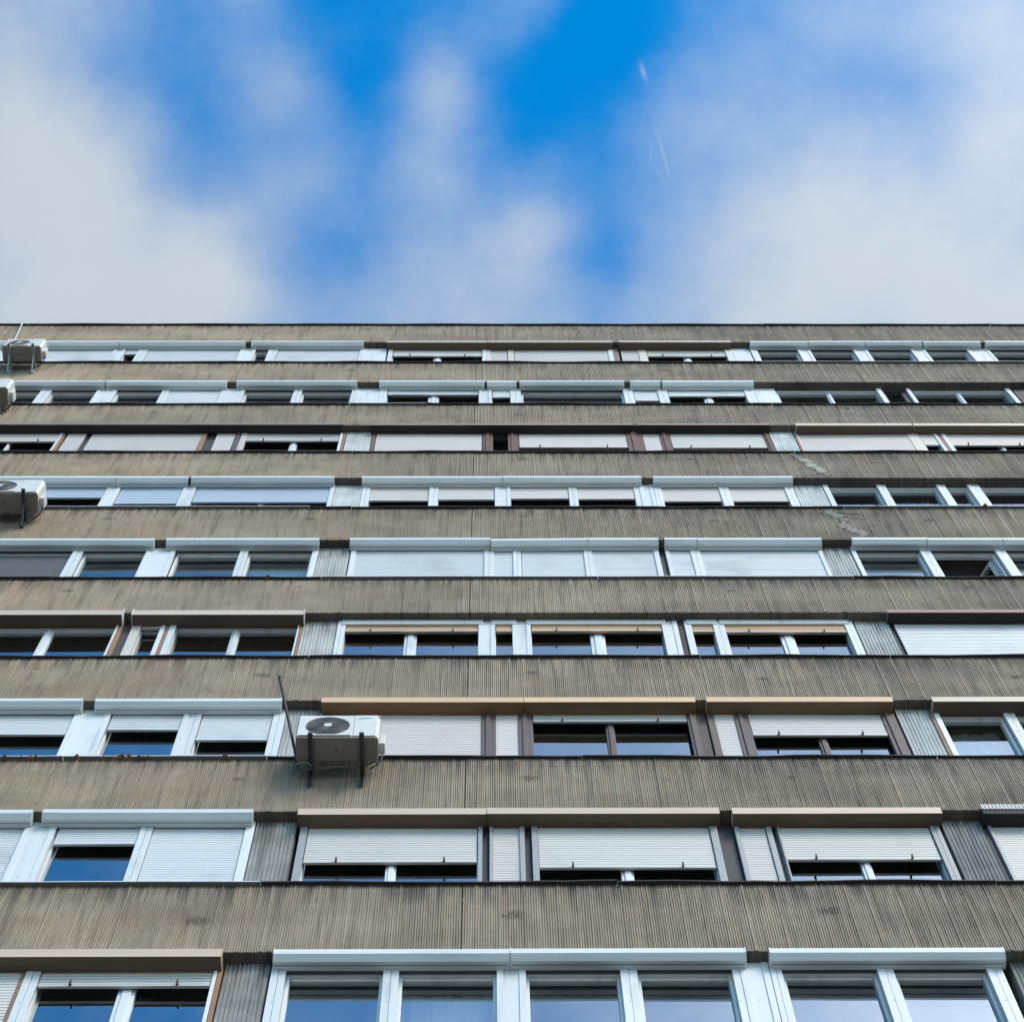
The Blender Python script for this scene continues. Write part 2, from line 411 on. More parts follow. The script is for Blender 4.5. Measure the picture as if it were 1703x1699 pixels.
# ------------------------------------------------------------------ materials
def lin(c):
    return tuple((v / 255 / 12.92 if v / 255 <= 0.04045 else ((v / 255 + 0.055) / 1.055) ** 2.4) for v in c) + (1,)
class NT:
    def __init__(s, name):
        s.m = bpy.data.materials.new(name); s.m.use_nodes = True; s.t = s.m.node_tree; s.n = s.t.nodes; s.l = s.t.links
        s.p = s.n['Principled BSDF']; s.tc = s.n.new('ShaderNodeTexCoord')
    def put(s, sock, v):
        if isinstance(v, (int, float)): sock.default_value = v
        elif isinstance(v, tuple): sock.default_value = v
        else: s.l.new(v, sock)
    def math(s, op, a, b=None, clamp=False):
        n = s.n.new('ShaderNodeMath'); n.operation = op; n.use_clamp = clamp
        s.put(n.inputs[0], a)
        if b is not None: s.put(n.inputs[1], b)
        return n.outputs[0]
    def noise(s, scale, vec=(1, 1, 1), detail=4, rough=0.55, off=(0, 0, 0)):
        mp = s.n.new('ShaderNodeMapping'); mp.inputs['Scale'].default_value = vec; mp.inputs['Location'].default_value = off
        s.l.new(s.tc.outputs['Object'], mp.inputs[0])
        n = s.n.new('ShaderNodeTexNoise'); n.inputs['Scale'].default_value = scale; n.inputs['Detail'].default_value = detail
        n.inputs['Roughness'].default_value = rough; s.l.new(mp.outputs[0], n.inputs['Vector'])
        return n.outputs['Fac']
    def ramp(s, v, a, b, lo=0.0, hi=1.0):
        n = s.n.new('ShaderNodeMapRange'); n.interpolation_type = 'SMOOTHSTEP'; s.put(n.inputs['Value'], v)
        for k, q in (('From Min', a), ('From Max', b), ('To Min', lo), ('To Max', hi)): n.inputs[k].default_value = q
        return n.outputs[0]
    def mix(s, f, a, b, mode='MIX'):
        n = s.n.new('ShaderNodeMix'); n.data_type = 'RGBA'; n.blend_type = mode
        s.put(n.inputs['Factor'], f); s.put(n.inputs['A'], a); s.put(n.inputs['B'], b)
        return n.outputs['Result']
    def bump(s, h, strength, dist):
        n = s.n.new('ShaderNodeBump'); n.inputs['Strength'].default_value = strength; n.inputs['Distance'].default_value = dist
        s.put(n.inputs['Height'], h); s.l.new(n.outputs[0], s.p.inputs['Normal'])
MATS = {}
def concrete(name, base, dark, warm, streak=1.0):
    t = NT(name)
    st = t.noise(1.0, (9, 1, 0.55), 6, 0.65)
    st2 = t.noise(1.0, (34, 1, 1.6), 4, 0.6, (4, 0, 2))
    bl = t.noise(1.0, (0.8, 1, 1.5), 4, 0.6, (9, 0, 0))
    fine = t.noise(55, (1, 1, 0.6), 5, 0.75)
    col_ = t.mix(t.ramp(bl, 0.35, 0.68), base, warm)
    col_ = t.mix(t.math('MULTIPLY', t.ramp(st, 0.46, 0.72), 0.52 * streak), col_, dark)
    col_ = t.mix(t.math('MULTIPLY', t.ramp(st2, 0.42, 0.74), 0.34 * streak), col_, dark)
    grn = t.noise(1.0, (26, 1, 0.5), 3, 0.5, (6, 0, 5))
    col_ = t.mix(t.math('MULTIPLY', t.ramp(grn, 0.42, 0.66), 0.38), col_, tuple(base[i] * (0.82, 0.93, 0.95)[i] for i in range(3)) + (1,))
    spots = t.noise(9, (1, 1, 1), 5, 0.8, (2, 0, 7))
    col_ = t.mix(t.math('MULTIPLY', t.ramp(spots, 0.60, 0.70), 0.55), col_, dark)
    gen = t.n.new('ShaderNodeSeparateXYZ'); t.l.new(t.tc.outputs['Generated'], gen.inputs[0])
    drip = t.math('MULTIPLY', t.ramp(gen.outputs[2], 0.55, 1.0), t.ramp(t.noise(1.0, (14, 1, 0.9), 4, 0.6, (1, 0, 3)), 0.40, 0.66))
    col_ = t.mix(t.math('MULTIPLY', drip, 0.72 * streak), col_, (0.055, 0.052, 0.046, 1))          # grime run down from the sill
    if name == 'concrete':                              # scuffed, blackened spots where the lifting anchors were filled
        ob_ = t.n.new('ShaderNodeSeparateXYZ'); t.l.new(t.tc.outputs['Object'], ob_.inputs[0])
        spk = t.math('MULTIPLY', t.math('SUBTRACT', t.noise(1.0, (34, 1, 24), 4, 0.7, (3, 0, 8)), 0.5), 1.9)
        for an in ('anchor_a', 'anchor_b', 'anchor_c'):
            at_ = t.n.new('ShaderNodeAttribute'); at_.attribute_type = 'OBJECT'; at_.attribute_name = an
            av = t.n.new('ShaderNodeSeparateXYZ'); t.l.new(at_.outputs['Vector'], av.inputs[0])
            dx = t.math('DIVIDE', t.math('SUBTRACT', ob_.outputs[0], av.outputs[0]), t.math('MULTIPLY', av.outputs[2], 1.4))
            dzz = t.math('DIVIDE', t.math('SUBTRACT', ob_.outputs[2], av.outputs[1]), av.outputs[2])
            gm = t.math('POWER', 0.3679, t.math('ADD', t.math('MULTIPLY', dx, dx), t.math('MULTIPLY', dzz, dzz)))
            ms = t.math('MULTIPLY', t.ramp(t.math('ADD', gm, spk), 0.62, 1.0), t.ramp(gm, 0.05, 0.3))
            col_ = t.mix(t.math('MULTIPLY', ms, 0.7), col_, (0.05, 0.047, 0.036, 1))
    if name == 'concrete':                              # rust run below a window frame on the sixth row
        ob_ = t.n.new('ShaderNodeSeparateXYZ'); t.l.new(t.tc.outputs['Object'], ob_.inputs[0])
        for rx, rz, rl, rw in ((-3.745, 24.98, 0.62, 0.03), (-3.38, 24.98, 0.4, 0.05), (-3.55, 24.98, 0.2, 0.12)):
            wob = t.math('MULTIPLY', t.math('SUBTRACT', t.noise(5, (1, 1, 1), 2), 0.5), 0.05)
            dx = t.math('DIVIDE', t.math('ADD', t.math('SUBTRACT', ob_.outputs[0], rx), wob), rw)
            ma = t.math('MULTIPLY', t.math('POWER', 0.3679, t.math('MULTIPLY', dx, dx)), t.ramp(ob_.outputs[2], rz - rl, rz, 0.0, 0.7))
            ma = t.math('MULTIPLY', ma, t.math('LESS_THAN', ob_.outputs[2], rz + 0.1))
            col_ = t.mix(ma, col_, (0.17, 0.085, 0.045, 1))
    oi = t.n.new('ShaderNodeObjectInfo')
    v = t.math('ADD', t.math('MULTIPLY', fine, 0.5), 0.73)
    v = t.math('MULTIPLY', v, t.ramp(t.noise(1.0, (0.55, 1, 1.1), 5, 0.65, (13, 0, 4)), 0.3, 0.7, 0.78, 1.16))
    v = t.math('MULTIPLY', v, t.math('ADD', t.math('MULTIPLY', oi.outputs['Random'], 0.2), 0.90))
    vv = t.n.new('ShaderNodeCombineXYZ')
    for i in range(3): t.l.new(v, vv.inputs[i])
    col_ = t.mix(1.0, col_, vv.outputs[0], 'MULTIPLY')
    t.l.new(col_, t.p.inputs['Base Color']); t.p.inputs['Roughness'].default_value = 0.92
    t.bump(fine, 0.6, 0.004)
    MATS[name] = t.m
    return t
concrete('concrete', (0.365, 0.298, 0.212, 1), (0.078, 0.067, 0.048, 1), (0.345, 0.256, 0.178, 1), 1.1)
concrete('pillar_concrete', (0.45, 0.455, 0.43, 1), (0.17, 0.17, 0.16, 1), (0.38, 0.38, 0.36, 1), 1.0)
concrete('pillar_dirty', (0.30, 0.295, 0.275, 1), (0.085, 0.083, 0.076, 1), (0.24, 0.235, 0.215, 1), 1.2)
concrete('pale_concrete', (0.58, 0.60, 0.58, 1), (0.33, 0.34, 0.33, 1), (0.52, 0.53, 0.51, 1), 0.7)
concrete('mortar', (0.40, 0.365, 0.305, 1), (0.23, 0.21, 0.175, 1), (0.36, 0.33, 0.28, 1), 0.7)
concrete('spalled', (0.17, 0.14, 0.11, 1), (0.055, 0.048, 0.04, 1), (0.22, 0.18, 0.14, 1), 0.8)
concrete('soil_grey', (0.27, 0.26, 0.245, 1), (0.15, 0.145, 0.135, 1), (0.24, 0.23, 0.21, 1), 0.4)
concrete('soffit_concrete', (0.16, 0.14, 0.105, 1), (0.04, 0.037, 0.032, 1), (0.10, 0.085, 0.068, 1), 1.0)
def paint(name, c, dirt=(0.12, 0.115, 0.10, 1), amount=0.25, rough=0.45, stretch=(6, 6, 0.8), var=0.06, bump=0.0, metal=0.0):
    t = NT(name)
    d = t.ramp(t.noise(1.0, stretch, 6, 0.65), 0.48, 0.80)
    f = t.ramp(t.noise(38, (1, 1, 1), 4, 0.7), 0.55, 0.85)
    c1 = t.mix(t.math('MULTIPLY', d, amount), c, dirt)
    c1 = t.mix(t.math('MULTIPLY', f, amount * 0.6), c1, dirt)
    oi = t.n.new('ShaderNodeObjectInfo')
    v = t.math('ADD', t.math('MULTIPLY', oi.outputs['Random'], 2 * var), 1.0 - var)
    vv = t.n.new('ShaderNodeCombineXYZ')
    for i in range(3): t.l.new(v, vv.inputs[i])
    c1 = t.mix(1.0, c1, vv.outputs[0], 'MULTIPLY')
    t.l.new(c1, t.p.inputs['Base Color']); t.p.inputs['Roughness'].default_value = rough; t.p.inputs['Metallic'].default_value = metal
    if bump: t.bump(t.noise(60, (1, 1, 0.4), 5, 0.7), bump, 0.003)
    MATS[name] = t.m
paint('white', (0.645, 0.67, 0.655, 1), amount=0.4)
paint('grey_frame', (0.31, 0.32, 0.315, 1), amount=0.4)
paint('box_white', (0.63, 0.675, 0.66, 1), amount=0.32, stretch=(0.9, 3, 8))
paint('greenish', (0.66, 0.72, 0.70, 1), amount=0.22, stretch=(0.9, 3, 8))
paint('panel', (0.66, 0.69, 0.70, 1), amount=0.3)
paint('cream', (0.60, 0.55, 0.47, 1), amount=0.4)
paint('taupe', (0.46, 0.39, 0.32, 1), amount=0.3, stretch=(1, 3, 8))
paint('beige', (0.58, 0.48, 0.37, 1), amount=0.32, stretch=(1, 3, 8))
paint('tan', (0.66, 0.43, 0.235, 1), amount=0.2, stretch=(1, 3, 8))
paint('pinktan', (0.63, 0.475, 0.345, 1), amount=0.2, stretch=(1, 3, 8))
paint('orange', (0.56, 0.33, 0.15, 1), amount=0.2)
paint('wood', (0.27, 0.15, 0.08, 1), dirt=(0.10, 0.07, 0.05, 1), amount=0.7, rough=0.7, stretch=(20, 20, 1.2), bump=0.3)
paint('brown', (0.082, 0.058, 0.052, 1), dirt=(0.16, 0.13, 0.12, 1), amount=0.3, rough=0.6)
paint('darkbrown', (0.050, 0.036, 0.030, 1), dirt=(0.13, 0.11, 0.10, 1), amount=0.3, rough=0.65)
paint('redbrown', (0.13, 0.070, 0.055, 1), dirt=(0.05, 0.035, 0.03, 1), amount=0.8, rough=0.8, stretch=(14, 14, 3), bump=0.4)
paint('lip_redbrown', (0.30, 0.16, 0.115, 1), dirt=(0.10, 0.06, 0.05, 1), amount=0.3, rough=0.6, stretch=(1, 3, 8))
paint('lip_brown', (0.20, 0.165, 0.14, 1), dirt=(0.07, 0.055, 0.05, 1), amount=0.3, rough=0.6, stretch=(1, 3, 8))
paint('rust', (0.20, 0.15, 0.125, 1), dirt=(0.04, 0.03, 0.03, 1), amount=0.8, rough=0.8)
paint('dark', (0.030, 0.031, 0.033, 1), dirt=(0.14, 0.14, 0.135, 1), amount=0.3, rough=0.7)
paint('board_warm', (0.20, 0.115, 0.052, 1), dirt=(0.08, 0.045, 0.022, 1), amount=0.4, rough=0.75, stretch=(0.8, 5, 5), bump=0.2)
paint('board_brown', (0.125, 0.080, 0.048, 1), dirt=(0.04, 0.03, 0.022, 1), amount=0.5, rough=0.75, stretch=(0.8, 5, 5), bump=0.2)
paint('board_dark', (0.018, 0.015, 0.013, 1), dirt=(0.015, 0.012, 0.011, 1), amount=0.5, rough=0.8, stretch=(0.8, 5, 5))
paint('bitumen', (0.035, 0.034, 0.032, 1), dirt=(0.13, 0.12, 0.10, 1), amount=0.4, rough=0.8, stretch=(3, 3, 3), bump=0.4)
paint('zinc_pale', (0.45, 0.46, 0.45, 1), amount=0.4, rough=0.5)
paint('zinc', (0.20, 0.195, 0.18, 1), dirt=(0.10, 0.085, 0.07, 1), amount=0.5, rough=0.5, stretch=(2, 4, 4))
paint('sh_white', (0.64, 0.67, 0.665, 1), amount=0.3, stretch=(1.2, 1, 1.0))
paint('sh_grey', (0.61, 0.595, 0.55, 1), amount=0.2, stretch=(1.2, 1, 1.0))
paint('sh_pinkish', (0.66, 0.62, 0.57, 1), amount=0.16, stretch=(1.2, 1, 1.0))
paint('sh_bluegrey', (0.46, 0.54, 0.62, 1), amount=0.2, stretch=(1.2, 1, 1.0))
paint('sh_orange', (0.56, 0.36, 0.19, 1), amount=0.15)
paint('sh_cream', (0.62, 0.58, 0.50, 1), amount=0.15)
paint('ac_white', (0.66, 0.645, 0.585, 1), dirt=(0.30, 0.27, 0.22, 1), amount=0.35, rough=0.4, stretch=(3, 3, 2), var=0.03)
paint('ac_base', (0.22, 0.19, 0.145, 1), dirt=(0.14, 0.12, 0.09, 1), amount=0.6, rough=0.6, stretch=(4, 4, 4), var=0.03)
paint('ac_dark', (0.03, 0.03, 0.032, 1), amount=0.1, rough=0.6)
paint('ac_wire', (0.20, 0.195, 0.185, 1), amount=0.2, rough=0.5)
paint('bracket', (0.075, 0.08, 0.07, 1), dirt=(0.11, 0.085, 0.06, 1), amount=0.6, rough=0.55, stretch=(6, 6, 6))
paint('bracket_pale', (0.38, 0.42, 0.40, 1), dirt=(0.15, 0.13, 0.10, 1), amount=0.5, rough=0.5, stretch=(6, 6, 6))
paint('logo_blue', (0.03, 0.30, 0.60, 1), amount=0.05)
paint('hose', (0.17, 0.165, 0.15, 1), amount=0.4, rough=0.6)
paint('rod', (0.010, 0.014, 0.014, 1), amount=0.05, rough=0.7)
paint('leaf', (0.36, 0.15, 0.05, 1), dirt=(0.10, 0.05, 0.02, 1), amount=0.6, rough=0.7, stretch=(20, 20, 20), var=0.25)
paint('room', (0.16, 0.155, 0.15, 1), amount=0.3, rough=0.9, stretch=(0.5, 1, 0.5))
paint('curtain', (0.48, 0.46, 0.43, 1), amount=0.2, rough=0.9, stretch=(8, 1, 0.3))
paint('screen', (0.075, 0.08, 0.085, 1), amount=0.2, rough=0.8)
paint('seam', (0.07, 0.07, 0.065, 1), amount=0.2)
def glass():
    t = NT('glass'); t.n.remove(t.p)
    tr = t.n.new('ShaderNodeBsdfTransparent'); tr.inputs[0].default_value = (0.80, 0.86, 0.86, 1)
    gl = t.n.new('ShaderNodeBsdfGlossy'); gl.inputs['Roughness'].default_value = 0.015; gl.inputs[0].default_value = (0.93, 0.97, 1, 1)
    fr = t.n.new('ShaderNodeFresnel'); fr.inputs['IOR'].default_value = 4.3
    b = t.n.new('ShaderNodeBump'); b.inputs['Strength'].default_value = 0.12; b.inputs['Distance'].default_value = 0.006
    t.l.new(t.noise(2.2, (1, 1, 1), 2, 0.5), b.inputs['Height']); t.l.new(b.outputs[0], gl.inputs['Normal'])
    mx = t.n.new('ShaderNodeMixShader'); geo = t.n.new('ShaderNodeNewGeometry'); t.l.new(t.math('MULTIPLY', fr.outputs[0], t.math('SUBTRACT', 1.0, geo.outputs['Backfacing'])), mx.inputs[0]); t.l.new(tr.outputs[0], mx.inputs[1]); t.l.new(gl.outputs[0], mx.inputs[2])
    t.l.new(mx.outputs[0], t.n['Material Output'].inputs['Surface']); MATS['glass'] = t.m
glass()

# ------------------------------------------------------------------ mesh helpers
class MB:
    def __init__(s): s.v, s.f, s.m = [], [], []
    def box(s, x0, x1, y0, y1, z0, z1, mi=0):
        i = len(s.v)
        s.v += [(x0, y0, z0), (x1, y0, z0), (x1, y1, z0), (x0, y1, z0), (x0, y0, z1), (x1, y0, z1), (x1, y1, z1), (x0, y1, z1)]
        for q in ((0, 3, 2, 1), (4, 5, 6, 7), (0, 1, 5, 4), (1, 2, 6, 5), (2, 3, 7, 6), (3, 0, 4, 7)):
            s.f.append(tuple(i + k for k in q)); s.m.append(mi)
    def prism(s, x0, x1, prof, mis=None):
        """profile of (y, z) points extruded along x; mis = material of each side face"""
        i, n = len(s.v), len(prof)
        s.v += [(x0, y, z) for y, z in prof] + [(x1, y, z) for y, z in prof]
        for k in range(n):
            k2 = (k + 1) % n
            s.f.append((i + k, i + k2, i + n + k2, i + n + k)); s.m.append(mis[k] if mis else 0)
        s.f.append(tuple(i + k for k in reversed(range(n)))); s.m.append(0)
        s.f.append(tuple(i + n + k for k in range(n))); s.m.append(0)
    def tube(s, pts, r, n=8, mi=0):
        pts = [Vector(p) for p in pts]; base = len(s.v)
        for k, p in enumerate(pts):
            d = (pts[min(k + 1, len(pts) - 1)] - pts[max(k - 1, 0)]).normalized()
            a = d.cross(Vector((0, 0, 1)) if abs(d.z) < 0.9 else Vector((1, 0, 0))).normalized(); b = d.cross(a)
            for j in range(n):
                t = 2 * math.pi * j / n; s.v.append(tuple(p + a * (r * math.cos(t)) + b * (r * math.sin(t))))
        for k in range(len(pts) - 1):
            for j in range(n):
                j2 = (j + 1) % n
                s.f.append((base + k * n + j, base + k * n + j2, base + (k + 1) * n + j2, base + (k + 1) * n + j)); s.m.append(mi)
        s.f.append(tuple(base + j for j in reversed(range(n)))); s.m.append(mi)
        e = base + (len(pts) - 1) * n; s.f.append(tuple(e + j for j in range(n))); s.m.append(mi)
    def build(s, name, mats, parent=None, smooth=False, bevel=0.0):
        me = bpy.data.meshes.new(name); me.from_pydata(s.v, [], s.f)
        for q in (mats if isinstance(mats, (list, tuple)) else [mats]): me.materials.append(MATS[q])
        if any(s.m): me.polygons.foreach_set('material_index', s.m)
        if smooth: me.polygons.foreach_set('use_smooth', [True] * len(me.polygons))
        o = bpy.data.objects.new(name, me); col.objects.link(o)
        if parent: o.parent = parent
        if bevel:
            b = o.modifiers.new('edge', 'BEVEL'); b.width = bevel; b.segments = 2; b.limit_method = 'ANGLE'
        return o
def empty(name, loc=(0, 0, 0)):
    o = bpy.data.objects.new(name, None); col.objects.link(o); o.location = loc; o.empty_display_size = 0.2
    return o
def tag(o, label, cat, group=None):
    o['label'] = label; o['category'] = cat
    if group: o['group'] = group
    return o

# ------------------------------------------------------------------ ground
b = MB(); b.box(-900, 900, -900, 900, -0.5, 0)
g = b.build('ground', 'soil_grey'); g['kind'] = 'structure'

# ------------------------------------------------------------------ the building
building = empty('apartment_building')
tag(building, 'tall brown-grey concrete apartment block with fluted bands between rows of shuttered windows', 'building')

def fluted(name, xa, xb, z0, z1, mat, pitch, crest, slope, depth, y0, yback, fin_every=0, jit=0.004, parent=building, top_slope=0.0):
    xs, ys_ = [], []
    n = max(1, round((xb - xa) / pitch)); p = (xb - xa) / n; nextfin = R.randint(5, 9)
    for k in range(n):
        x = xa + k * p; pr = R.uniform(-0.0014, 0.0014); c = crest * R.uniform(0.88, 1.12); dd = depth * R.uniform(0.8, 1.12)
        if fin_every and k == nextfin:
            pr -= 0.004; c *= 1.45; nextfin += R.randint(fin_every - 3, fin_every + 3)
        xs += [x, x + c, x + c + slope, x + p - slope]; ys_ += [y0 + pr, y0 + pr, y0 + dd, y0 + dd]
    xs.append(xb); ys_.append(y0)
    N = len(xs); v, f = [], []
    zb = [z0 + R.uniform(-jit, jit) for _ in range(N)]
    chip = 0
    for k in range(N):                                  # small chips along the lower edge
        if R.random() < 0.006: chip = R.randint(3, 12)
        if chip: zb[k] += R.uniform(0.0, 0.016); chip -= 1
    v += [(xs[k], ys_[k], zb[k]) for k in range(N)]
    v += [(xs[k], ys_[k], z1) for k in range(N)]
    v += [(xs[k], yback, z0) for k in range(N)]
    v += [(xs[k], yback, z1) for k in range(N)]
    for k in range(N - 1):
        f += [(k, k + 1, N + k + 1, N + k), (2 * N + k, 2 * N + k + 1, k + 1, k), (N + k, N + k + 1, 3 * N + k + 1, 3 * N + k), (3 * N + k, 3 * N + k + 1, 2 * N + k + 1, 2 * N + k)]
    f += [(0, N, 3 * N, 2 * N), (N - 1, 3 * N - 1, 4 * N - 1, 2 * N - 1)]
    me = bpy.data.meshes.new(name); me.from_pydata(v, [], f); me.materials.append(MATS[mat]); me.materials.append(MATS['soffit_concrete'])
    me.polygons.foreach_set('material_index', [1 if (k % 4 == 1 and k < 4 * (N - 1)) else 0 for k in range(len(f))])   # soffit faces take a much darker concrete
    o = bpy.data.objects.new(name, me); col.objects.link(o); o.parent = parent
    return o

JOINTS = [XL, -6.54, -0.24, 6.06, XR]
panels = {}
for r in range(0, 10):                                 # band r lies under window row r (0 = the parapet)
    top = PARAPET - 0.03 if r == 0 else SILL[r]
    bot = SOFFIT[r + 1] if r < 9 else 15.55
    for q in range(4):
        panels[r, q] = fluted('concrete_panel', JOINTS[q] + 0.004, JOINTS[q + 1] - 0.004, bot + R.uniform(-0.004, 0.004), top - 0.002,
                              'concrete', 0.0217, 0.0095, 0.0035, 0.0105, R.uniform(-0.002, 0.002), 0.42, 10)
def panel_at(r, x):
    for q in range(4):
        if JOINTS[q] <= x < JOINTS[q + 1]: return panels[r, q]
    return panels[r, 3]
# walls and slabs behind the facade, the storeys below the picture
b = MB()
b.box(XL, XR, 2.6, 12.0, 0.0, PARAPET - 1.0)
for r in range(0, 10):
    top = PARAPET - 0.9 if r == 0 else SILL[r] - 0.25
    bot = SOFFIT[r + 1] + 0.05 if r < 9 else 15.6
    b.box(XL + 0.01, XR - 0.01, 0.425, 2.6, bot, top)
for x in (XL + 0.02, XR - 0.32): b.box(x, x + 0.3, 0.43, 2.6, 0, PARAPET - 1.0)
b.build('inner_wall', 'room', building)
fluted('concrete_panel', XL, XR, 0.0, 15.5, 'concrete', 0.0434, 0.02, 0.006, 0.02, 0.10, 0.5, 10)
# parapet cap
xs = [XL - 0.05 + k * 0.35 for k in range(int((XR - XL) / 0.35) + 2)]
def strip(name, xa, xb, z, yf, lip, mat, wave, parent=building):
    n = max(2, int((xb - xa) / 0.22)); v, f = [], []
    ph = R.uniform(0, 9); ph2 = R.uniform(0, 9)
    for k in range(n + 1):
        x = xa + (xb - xa) * k / n
        w = wave * (math.sin(x * 1.7 + ph) * 0.6 + math.sin(x * 4.3 + ph2) * 0.5 + R.uniform(-0.5, 0.5))
        y = yf + wave * 0.5 * math.sin(x * 2.9 + ph2) + R.uniform(-0.3, 0.3) * wave
        v += [(x, 0.135, z), (x, y, z + w * 0.6), (x, y, z + w * 0.6 - lip), (x, y + 0.006, z + w * 0.6 - lip), (x, y + 0.006, z + w * 0.6 - 0.006), (x, 0.135, z - 0.006)]
    for k in range(n):
        for j in range(6):
            j2 = (j + 1) % 6
            f.append((k * 6 + j, k * 6 + j2, k * 6 + 6 + j2, k * 6 + 6 + j))
    f += [(5, 4, 3, 2, 1, 0), tuple(n * 6 + j for j in range(6))]
    me = bpy.data.meshes.new(name); me.from_pydata(v, [], f); me.materials.append(MATS[mat]); me.materials.append(MATS['white' if mat == 'zinc' else mat])
    me.polygons.foreach_set('material_index', [1 if (k < n * 6 and k % 6 == 1) else 0 for k in range(len(f))])      # front lip in the second material, white on zinc
    o = bpy.data.objects.new(name, me); col.objects.link(o); o.parent = parent
    return o
for a, c in zip([XL, -8.3, -4.1, 0.3, 4.9, 9.0], [-8.304, -4.104, 0.296, 4.896, 8.996, XR]):
    strip('parapet_cap', a, c, PARAPET + R.uniform(-0.005, 0.006), -0.035, 0.05, 'bitumen', 0.006)

# ------------------------------------------------------------------ sill flashings
MET = {1: [(XL, 4.55, 'bitumen'), (4.552, 6.4, 'zinc'), (6.404, XR, 'zinc')],
       2: [(XL, -2.2, 'bitumen'), (-2.196, -1.0, 'zinc'), (-0.996, 2.4, 'bitumen'), (2.404, 4.4, 'bitumen'), (4.404, XR, 'bitumen')],
       3: [(XL, -5.9, 'bitumen'), (-5.896, -2.0, 'bitumen'), (-1.996, 2.2, 'darkbrown'), (2.204, 4.4, 'darkbrown'), (4.404, XR, 'bitumen')],
       4: [(XL, -2.4, 'zinc'), (-2.396, -1.85, 'bitumen'), (-1.846, 4.0, 'bitumen'), (4.004, 4.7, 'bitumen'), (4.704, XR, 'zinc')],
       5: [(XL, -2.05, 'bitumen'), (-2.046, 1.3, 'zinc'), (1.304, 4.4, 'zinc'), (4.404, XR, 'bitumen')],
       6: [(XL, -2.0, 'bitumen'), (-1.996, 2.3, 'bitumen'), (2.304, 4.4, 'bitumen'), (4.404, XR, 'bitumen')],
       7: [(XL, -4.2, 'zinc'), (-4.196, -2.2, 'zinc'), (-2.196, 0.9, 'bitumen'), (0.904, 4.4, 'bitumen'), (4.404, XR, 'bitumen')],
       8: [(XL, -2.0, 'zinc'), (-1.996, 1.1, 'bitumen'), (1.104, 4.4, 'bitumen'), (4.404, XR, 'bitumen')],
       9: [(XL, XR, 'zinc')]}
for r, segs in MET.items():
    for a, c, mt in segs:
        strip('sill_flashing', a, c, SILL[r], -0.040 if mt == 'zinc' else -0.036, 0.014, mt, 0.010 if mt != 'zinc' else 0.0025)

# ------------------------------------------------------------------ window rows
def curtain(x0, x1, z0, z1, color, parent, pitch=0.046, name='roller_shutter'):
    v, f = [], []; z = z0; prof = [(0.118, z0), (0.118, z0 + 0.022)]
    z = z0 + 0.024
    while z < z1:
        h = min(pitch, z1 - z + 0.001)
        gd = 0.1325 if x1 - x0 < 2.2 or z0 > 26 or z0 < 24 else 0.1245
        prof += [(gd, z), (gd, z + 0.0075), (0.1215, z + 0.0095), (0.1195, z + h * 0.55), (0.1215, z + h - 0.002)]
        z += pitch
    n = len(prof)
    cuts = max(1, int((x1 - x0) / 0.5)); ph = R.uniform(0, 6); amp = 0.0022
    for k in range(cuts + 1):
        x = x0 + (x1 - x0) * k / cuts
        v += [(x, y + amp * math.sin(ph + 2.1 * x + 1.7 * z_), z_) for y, z_ in prof]
    for k in range(cuts):
        for j in range(n - 1): f.append((k * n + j, (k + 1) * n + j, (k + 1) * n + j + 1, k * n + j + 1))
    b0 = len(v)                                          # the back of the curtain and its bottom rail
    v += [(x0, 0.142, z0), (x1, 0.142, z0), (x1, 0.142, z1), (x0, 0.142, z1)]
    f += [(b0 + 1, b0, b0 + 3, b0 + 2), (0, b0, b0 + 1, cuts * n)]
    me = bpy.data.meshes.new(name); me.from_pydata(v, [], f); me.materials.append(MATS['sh_' + color])
    o = bpy.data.objects.new(name, me); col.objects.link(o); o.parent = parent
    return o
def boxed(r, x):
    return any(a - 0.03 <= x <= c + 0.03 for _, a, c in BOXES.get(r, []))
